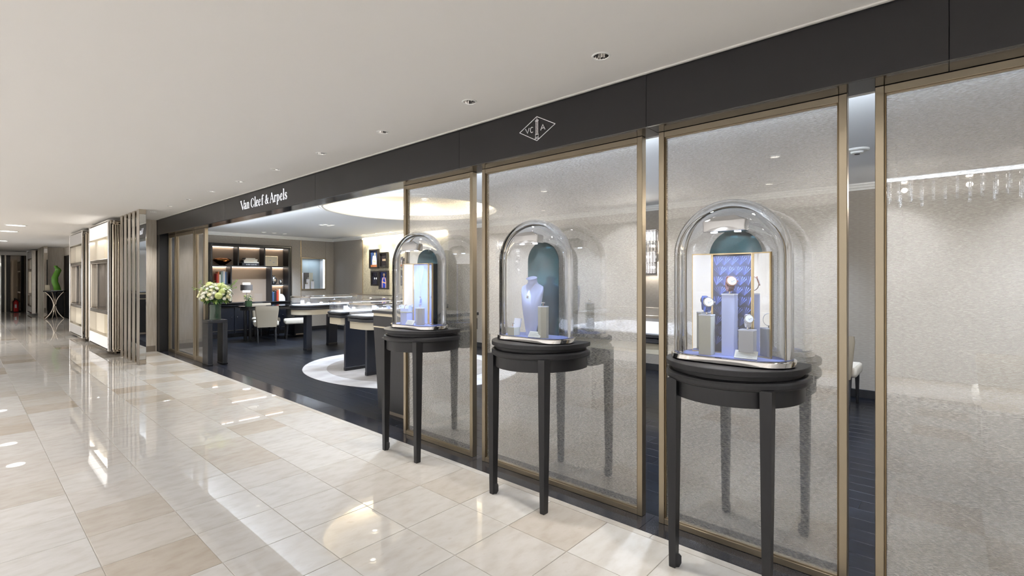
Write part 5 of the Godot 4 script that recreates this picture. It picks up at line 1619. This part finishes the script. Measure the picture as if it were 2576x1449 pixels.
# ---------------------------------------------------------------- left side of the corridor, beyond the shop
func light_cabinet(label: String, x: float, z0: float, z1: float, dark: bool) -> void:
	var t := thing("display_cabinet", label, "display cabinet", Vector3(x + 0.2, 0.0, (z0 + z1) / 2), 0.0, "backlit display cabinets along the corridor")
	var hz := (z1 - z0) / 2
	var y0 := 0.067
	var y1 := 2.52
	var d := 0.3
	var f := 0.045
	var fx := -0.2
	var cream: Material = M["backlit_cream"] if not dark else M["cream_panel"]
	var white: Material = M["backlit_white"] if not dark else M["silver_grey"]
	# chrome rim
	slab(t, "rim_stile", M["chrome"], fx, fx + d, y0, y1, -hz, -hz + f, 0.012)
	slab(t, "rim_stile", M["chrome"], fx, fx + d, y0, y1, hz - f, hz, 0.012)
	slab(t, "rim_rail", M["chrome"], fx, fx + d, y0, y0 + f, -hz + f, hz - f, 0.012)
	slab(t, "rim_rail", M["chrome"], fx, fx + d, y1 - f, y1, -hz + f, hz - f, 0.012)
	slab(t, "light_header", white, fx + 0.008, fx + 0.03, y1 - 0.30, y1 - f, -hz + f, hz - f, 0.002)
	slab(t, "light_footer", white, fx + 0.008, fx + 0.03, y0 + f, y0 + 0.25, -hz + f, hz - f, 0.002)
	slab(t, "back_panel", cream, fx + d - 0.02, fx + d - 0.005, y0 + f, y1 - f, -hz + f, hz - f, 0.0)
	slab(t, "inner_panel", cream, fx + 0.12, fx + 0.28, 1.82, y1 - 0.30, -hz + f, -0.1, 0.0)
	slab(t, "inner_panel", cream, fx + 0.12, fx + 0.28, y0 + 0.25, 0.72, -hz + f, -0.1, 0.0)
	# framed showcase in the middle
	slab(t, "showcase_head", M["nickel"], fx + 0.01, fx + 0.28, 1.72, 1.80, -hz + 0.06, hz - 0.06, 0.01)
	slab(t, "showcase_sill", M["nickel"], fx + 0.01, fx + 0.28, 0.74, 0.82, -hz + 0.06, hz - 0.06, 0.01)
	slab(t, "showcase_jamb", M["nickel"], fx + 0.01, fx + 0.28, 0.82, 1.72, -hz + 0.06, -hz + 0.22, 0.01)
	slab(t, "showcase_jamb", M["nickel"], fx + 0.01, fx + 0.28, 0.82, 1.72, hz - 0.22, hz - 0.06, 0.01)
	slab(t, "showcase_back", M["dark_lining"], fx + 0.24, fx + 0.27, 0.82, 1.72, -hz + 0.22, hz - 0.22, 0.0)
	if not dark: slab(t, "light_column", M["backlit_white"], fx + 0.15, fx + 0.22, 0.84, 1.66, 0.1, 0.28, 0.002)
	else: slab(t, "showcase_board", M["white_satin"], fx + 0.16, fx + 0.22, 0.84, 1.68, -hz + 0.4, hz - 0.3, 0.002)
	slab(t, "showcase_pane", M["clear_pane"], fx + 0.06, fx + 0.066, 0.82, 1.72, -hz + 0.22, hz - 0.22, 0.0)
	if not dark:
		area(Vector3(x + 0.1, y1 - 0.32, (z0 + z1) / 2), Vector3(x + 0.15, 1.8, (z0 + z1) / 2), 0.1, 1.6, 0.2, WARM, Vector3.BACK)
		area(Vector3(x - 0.01, y1 - 0.17, (z0 + z1) / 2), Vector3(x - 1.0, y1 - 0.3, (z0 + z1) / 2), 1.9, 0.22, 0.22, WARM)

func fluted(label: String, x0: float, x1: float, z: float, y1: float) -> void:
	# folded chrome drapery-like panel facing down the corridor
	var t := thing("fluted_panel", label, "panel", Vector3((x0 + x1) / 2, 0, z))
	var n := 7
	var w := (x1 - x0) / n
	for i in n:
		var b := Builder.new()
		var rs := []
		for y in [0.11, 0.2, 1.2, y1 - 0.2, y1]:
			var ring := PackedVector3Array()
			var flare: float = 0.8 if y < 0.15 or y > y1 - 0.05 else 1.0
			for k in 13:
				var a := PI * k / 12.0
				ring.append(Vector3(cos(a) * w * 0.48, y, sin(a) * w * 0.8 * flare))
			rs.append(ring)
		b.rings(rs, false, true, true, 1)
		part(t, "flute", b.done(), M["nickel_satin"] if i % 2 else M["nickel"], Vector3(x0 + w * (i + 0.5) - t.position.x, 0, 0))
	part(t, "foot_rail", bx(x1 - x0 - 0.01, 0.04, 0.09, 0.008), M["nickel"], Vector3(0, 0.09, 0.03))
	part(t, "head_rail", bx(x1 - x0 - 0.01, 0.05, 0.09, 0.008), M["nickel"], Vector3(0, y1 + 0.026, 0.03))
	part(t, "backing", bx(x1 - x0, y1 - 0.0, 0.02, 0.0), M["smoked_mirror"], Vector3(0, y1 / 2 + 0.03, -0.02))

func fins(z_first: float, n: int, label: String, step := 0.312) -> void:
	for i in n:
		var zc := z_first - step * i
		var t := thing("mirror_fin", label % ORD[n - 1 - i], "fin", Vector3(2.003, 0, zc), 0.0, "mirrored floor-to-ceiling fins")
		part(t, "mirror_blade", bx(0.092, CH - 0.16, 0.168, 0.003), M["mirror"], Vector3(0.0, CH / 2, 0))
		part(t, "edge_strip", bx(0.006, CH - 0.002, 0.17, 0.002), M["nickel_satin"], Vector3(-0.0495, CH / 2, 0))
		part(t, "foot_cap", bx(0.092, 0.079, 0.17, 0.002), M["nickel"], Vector3(0, 0.0395, 0))
		part(t, "head_cap", bx(0.092, 0.079, 0.17, 0.002), M["nickel"], Vector3(0, CH - 0.04, 0))

func corridor_left() -> void:
	# pale wood pier closing the shop front, and the wall behind the cabinets
	var p := struct_root("wall_pier", "pale wood panelled pier at the end of the shop front")
	slab(p, "wood_panel", M["pale_wood"], 2.10, 2.535, 0.11, CH, -17.6, -11.61, 0.001)
	slab(p, "wood_panel", M["pale_wood"], 2.536, 2.556, 0.0, CH, -17.6, -11.60, 0.001)
	slab(p, "skirting", M["taupe_base"], 2.10, 2.54, 0.0, 0.11, -17.6, -11.60, 0.002)
	slab(p, "core", M["black_matte"], 2.558, 2.84, 0.0, CH, -17.6, -11.57, 0.0)
	fins(-10.04, 5, "tall mirrored fin with a nickel edge, %s from the bright cabinet")
	light_cabinet("brightly backlit chrome-rimmed display cabinet next to the mirrored fins", 1.81, -13.66, -11.62, false)
	fluted("folded nickel drapery panel on the end of the bright cabinet", 1.86, 2.10, -11.54, 2.42)
	light_cabinet("dim chrome-rimmed display cabinet beyond the bright one", 1.81, -16.5, -14.55, true)
	fluted("folded nickel drapery panel on the end of the dim cabinet", 1.86, 2.10, -14.46, 2.42)
	# recess of the next shop
	var w := struct_root("wall_next", "dark front of the next shop")
	slab(w, "wood_panel", M["pale_wood"], 2.56, 2.84, FB, CH, -24.7, -17.61, 0.0)
	slab(w, "dark_panel", M["black_matte"], 2.60, 2.84, 0.0, FB, -24.7, -17.61, 0.0)
	slab(w, "bright_window", M["window_glow"], 2.585, 2.6, 0.82, 2.0, -21.9, -20.3, 0.0)
	slab(w, "window_frame", M["chrome"], 2.58, 2.6, 0.78, 0.82, -21.95, -20.25, 0.0)
	w = struct_root("wall_return", "wood and black return wall behind the sculpture")
	slab(w, "wood_panel", M["pale_wood"], 2.06, 2.56, 0.98, CH, -24.9, -24.7, 0.0)
	slab(w, "dark_panel", M["black_gloss"], 2.06, 2.56, 0.0, 0.98, -24.9, -24.7, 0.0)
	fins(-23.95, 6, "slim distant mirrored fin, %s from the far cabinet by the sculpture table", 0.36)
	light_cabinet("distant chrome-rimmed display cabinet by the white pilaster", 1.81, -28.1, -26.3, true)
	struct("wall_distant", bx(0.6, CH, 3.0, 0.0), M["pale_wood"], Vector3(2.42, CH / 2, -26.5))
	struct("wall_pilaster", bx(0.5, CH, 0.3, 0.003), M["white_trim"], Vector3(2.06, CH / 2, -28.5), "white pilaster at the far end of the corridor")
	# far end: dark and mirrored stripes
	var e := struct_root("wall_far", "dark and mirrored striped wall closing the corridor")
	slab(e, "core", M["black_matte"], -3.6, 3.0, 0.0, CH, -30.2, -30.0, 0.0)
	var x := -3.5
	var i := 0
	while x < 1.9:
		var wd: float = [0.10, 0.05, 0.12, 0.32, 0.09, 0.06, 0.14, 0.28][i % 8]
		var m: Material = [M["black_gloss"], M["nickel_satin"], M["black_gloss"], M["smoked_mirror"], M["black_gloss"], M["nickel"], M["black_matte"], M["mirror"]][i % 8]
		slab(e, "stripe_panel", m, x, x + wd - 0.004, 0.0, CH - 0.15, -30.0, -29.9 if i % 2 else -29.94, 0.001)
		x += wd
		i += 1
	slab(e, "header", M["ceiling_paint"], -3.6, 3.0, CH - 0.15, CH, -30.0, -29.85, 0.0)
	var t := thing("fire_extinguisher", "red fire extinguisher standing at the striped far wall", "extinguisher", Vector3(1.565, 0, -29.5))
	part(t, "cylinder", lathe([[0.075, 0.0], [0.08, 0.01], [0.08, 0.40], [0.055, 0.45], [0.025, 0.47], [0.025, 0.5]], 20, 1), M["red_paint"], Vector3(0, 0.02, 0))
	part(t, "valve", bx(0.05, 0.06, 0.12, 0.004), M["black_matte"], Vector3(0, 0.545, 0))
	part(t, "hose", tube(PackedVector3Array([Vector3(0, 0.545, 0.05), Vector3(0.07, 0.48, 0.08), Vector3(0.095, 0.3, 0.07), Vector3(0.095, 0.15, 0.05)]), 0.014, 6), M["black_matte"])
	part(t, "label_plate", bx(0.06, 0.14, 0.004, 0.0), M["white_satin"], Vector3(-0.02, 0.26, 0.079))
	part(t, "stand", bx(0.32, 0.02, 0.28, 0.004), M["black_matte"], Vector3(0, 0.0102, 0))
	# sculpture table
	t = thing("pedestal_table", "dark round table on bowed nickel legs in the recess", "table", Vector3(2.21, 0, -23.6))
	part(t, "table_top", cyl(0.30, 0.035, 32, 0.004), M["black_gloss"], Vector3(0, 0.96, 0))
	for k in 4:
		var a := TAU * k / 4.0 + 0.35
		var d := Vector3(cos(a), 0, sin(a))
		var pv := PackedVector3Array()
		for j in 13:
			var v := j / 12.0
			pv.append(Vector3(0, 0.012 + 0.948 * v, 0) + d * (0.03 + 0.22 * pow(absf(v * 2 - 1), 2.0)))
		part(t, "leg", tube(pv, 0.02, 8), M["nickel"])
	part(t, "collar", cyl(0.05, 0.06, 16, 0.004), M["nickel"], Vector3(0, 0.455, 0))
	t = thing("green_sculpture", "glossy green curved ceramic sculpture on the round table", "sculpture", Vector3(2.25, 0.996, -23.6))
	var sp := PackedVector3Array()
	var b := Builder.new()
	var rs := []
	var prof := [[0.0, 0.05, 0.10], [0.12, 0.02, 0.095], [0.3, -0.06, 0.09], [0.45, -0.06, 0.09], [0.6, 0.02, 0.09], [0.7, 0.08, 0.085], [0.76, 0.07, 0.075], [0.80, 0.02, 0.06], [0.84, -0.02, 0.05], [0.87, -0.03, 0.045]]
	for q in prof: rs.append(circle(q[2], q[0] + 0.012, 16, 1.0, 0.8, q[1] * 0.707, -q[1] * 0.707))
	b.rings(rs, false, true, true, 1)
	part(t, "body", b.done(), M["green_glaze"])
	part(t, "base_plate", bx(0.3, 0.012, 0.26, 0.002), M["white_satin"], Vector3(0.02, 0.006, 0))
	solo("wood_block", "small pale wooden block beside the green sculpture", "block", bx(0.12, 0.2, 0.1, 0.003), M["beige_lacquer"], Vector3(2.03, 1.0965, -23.72))
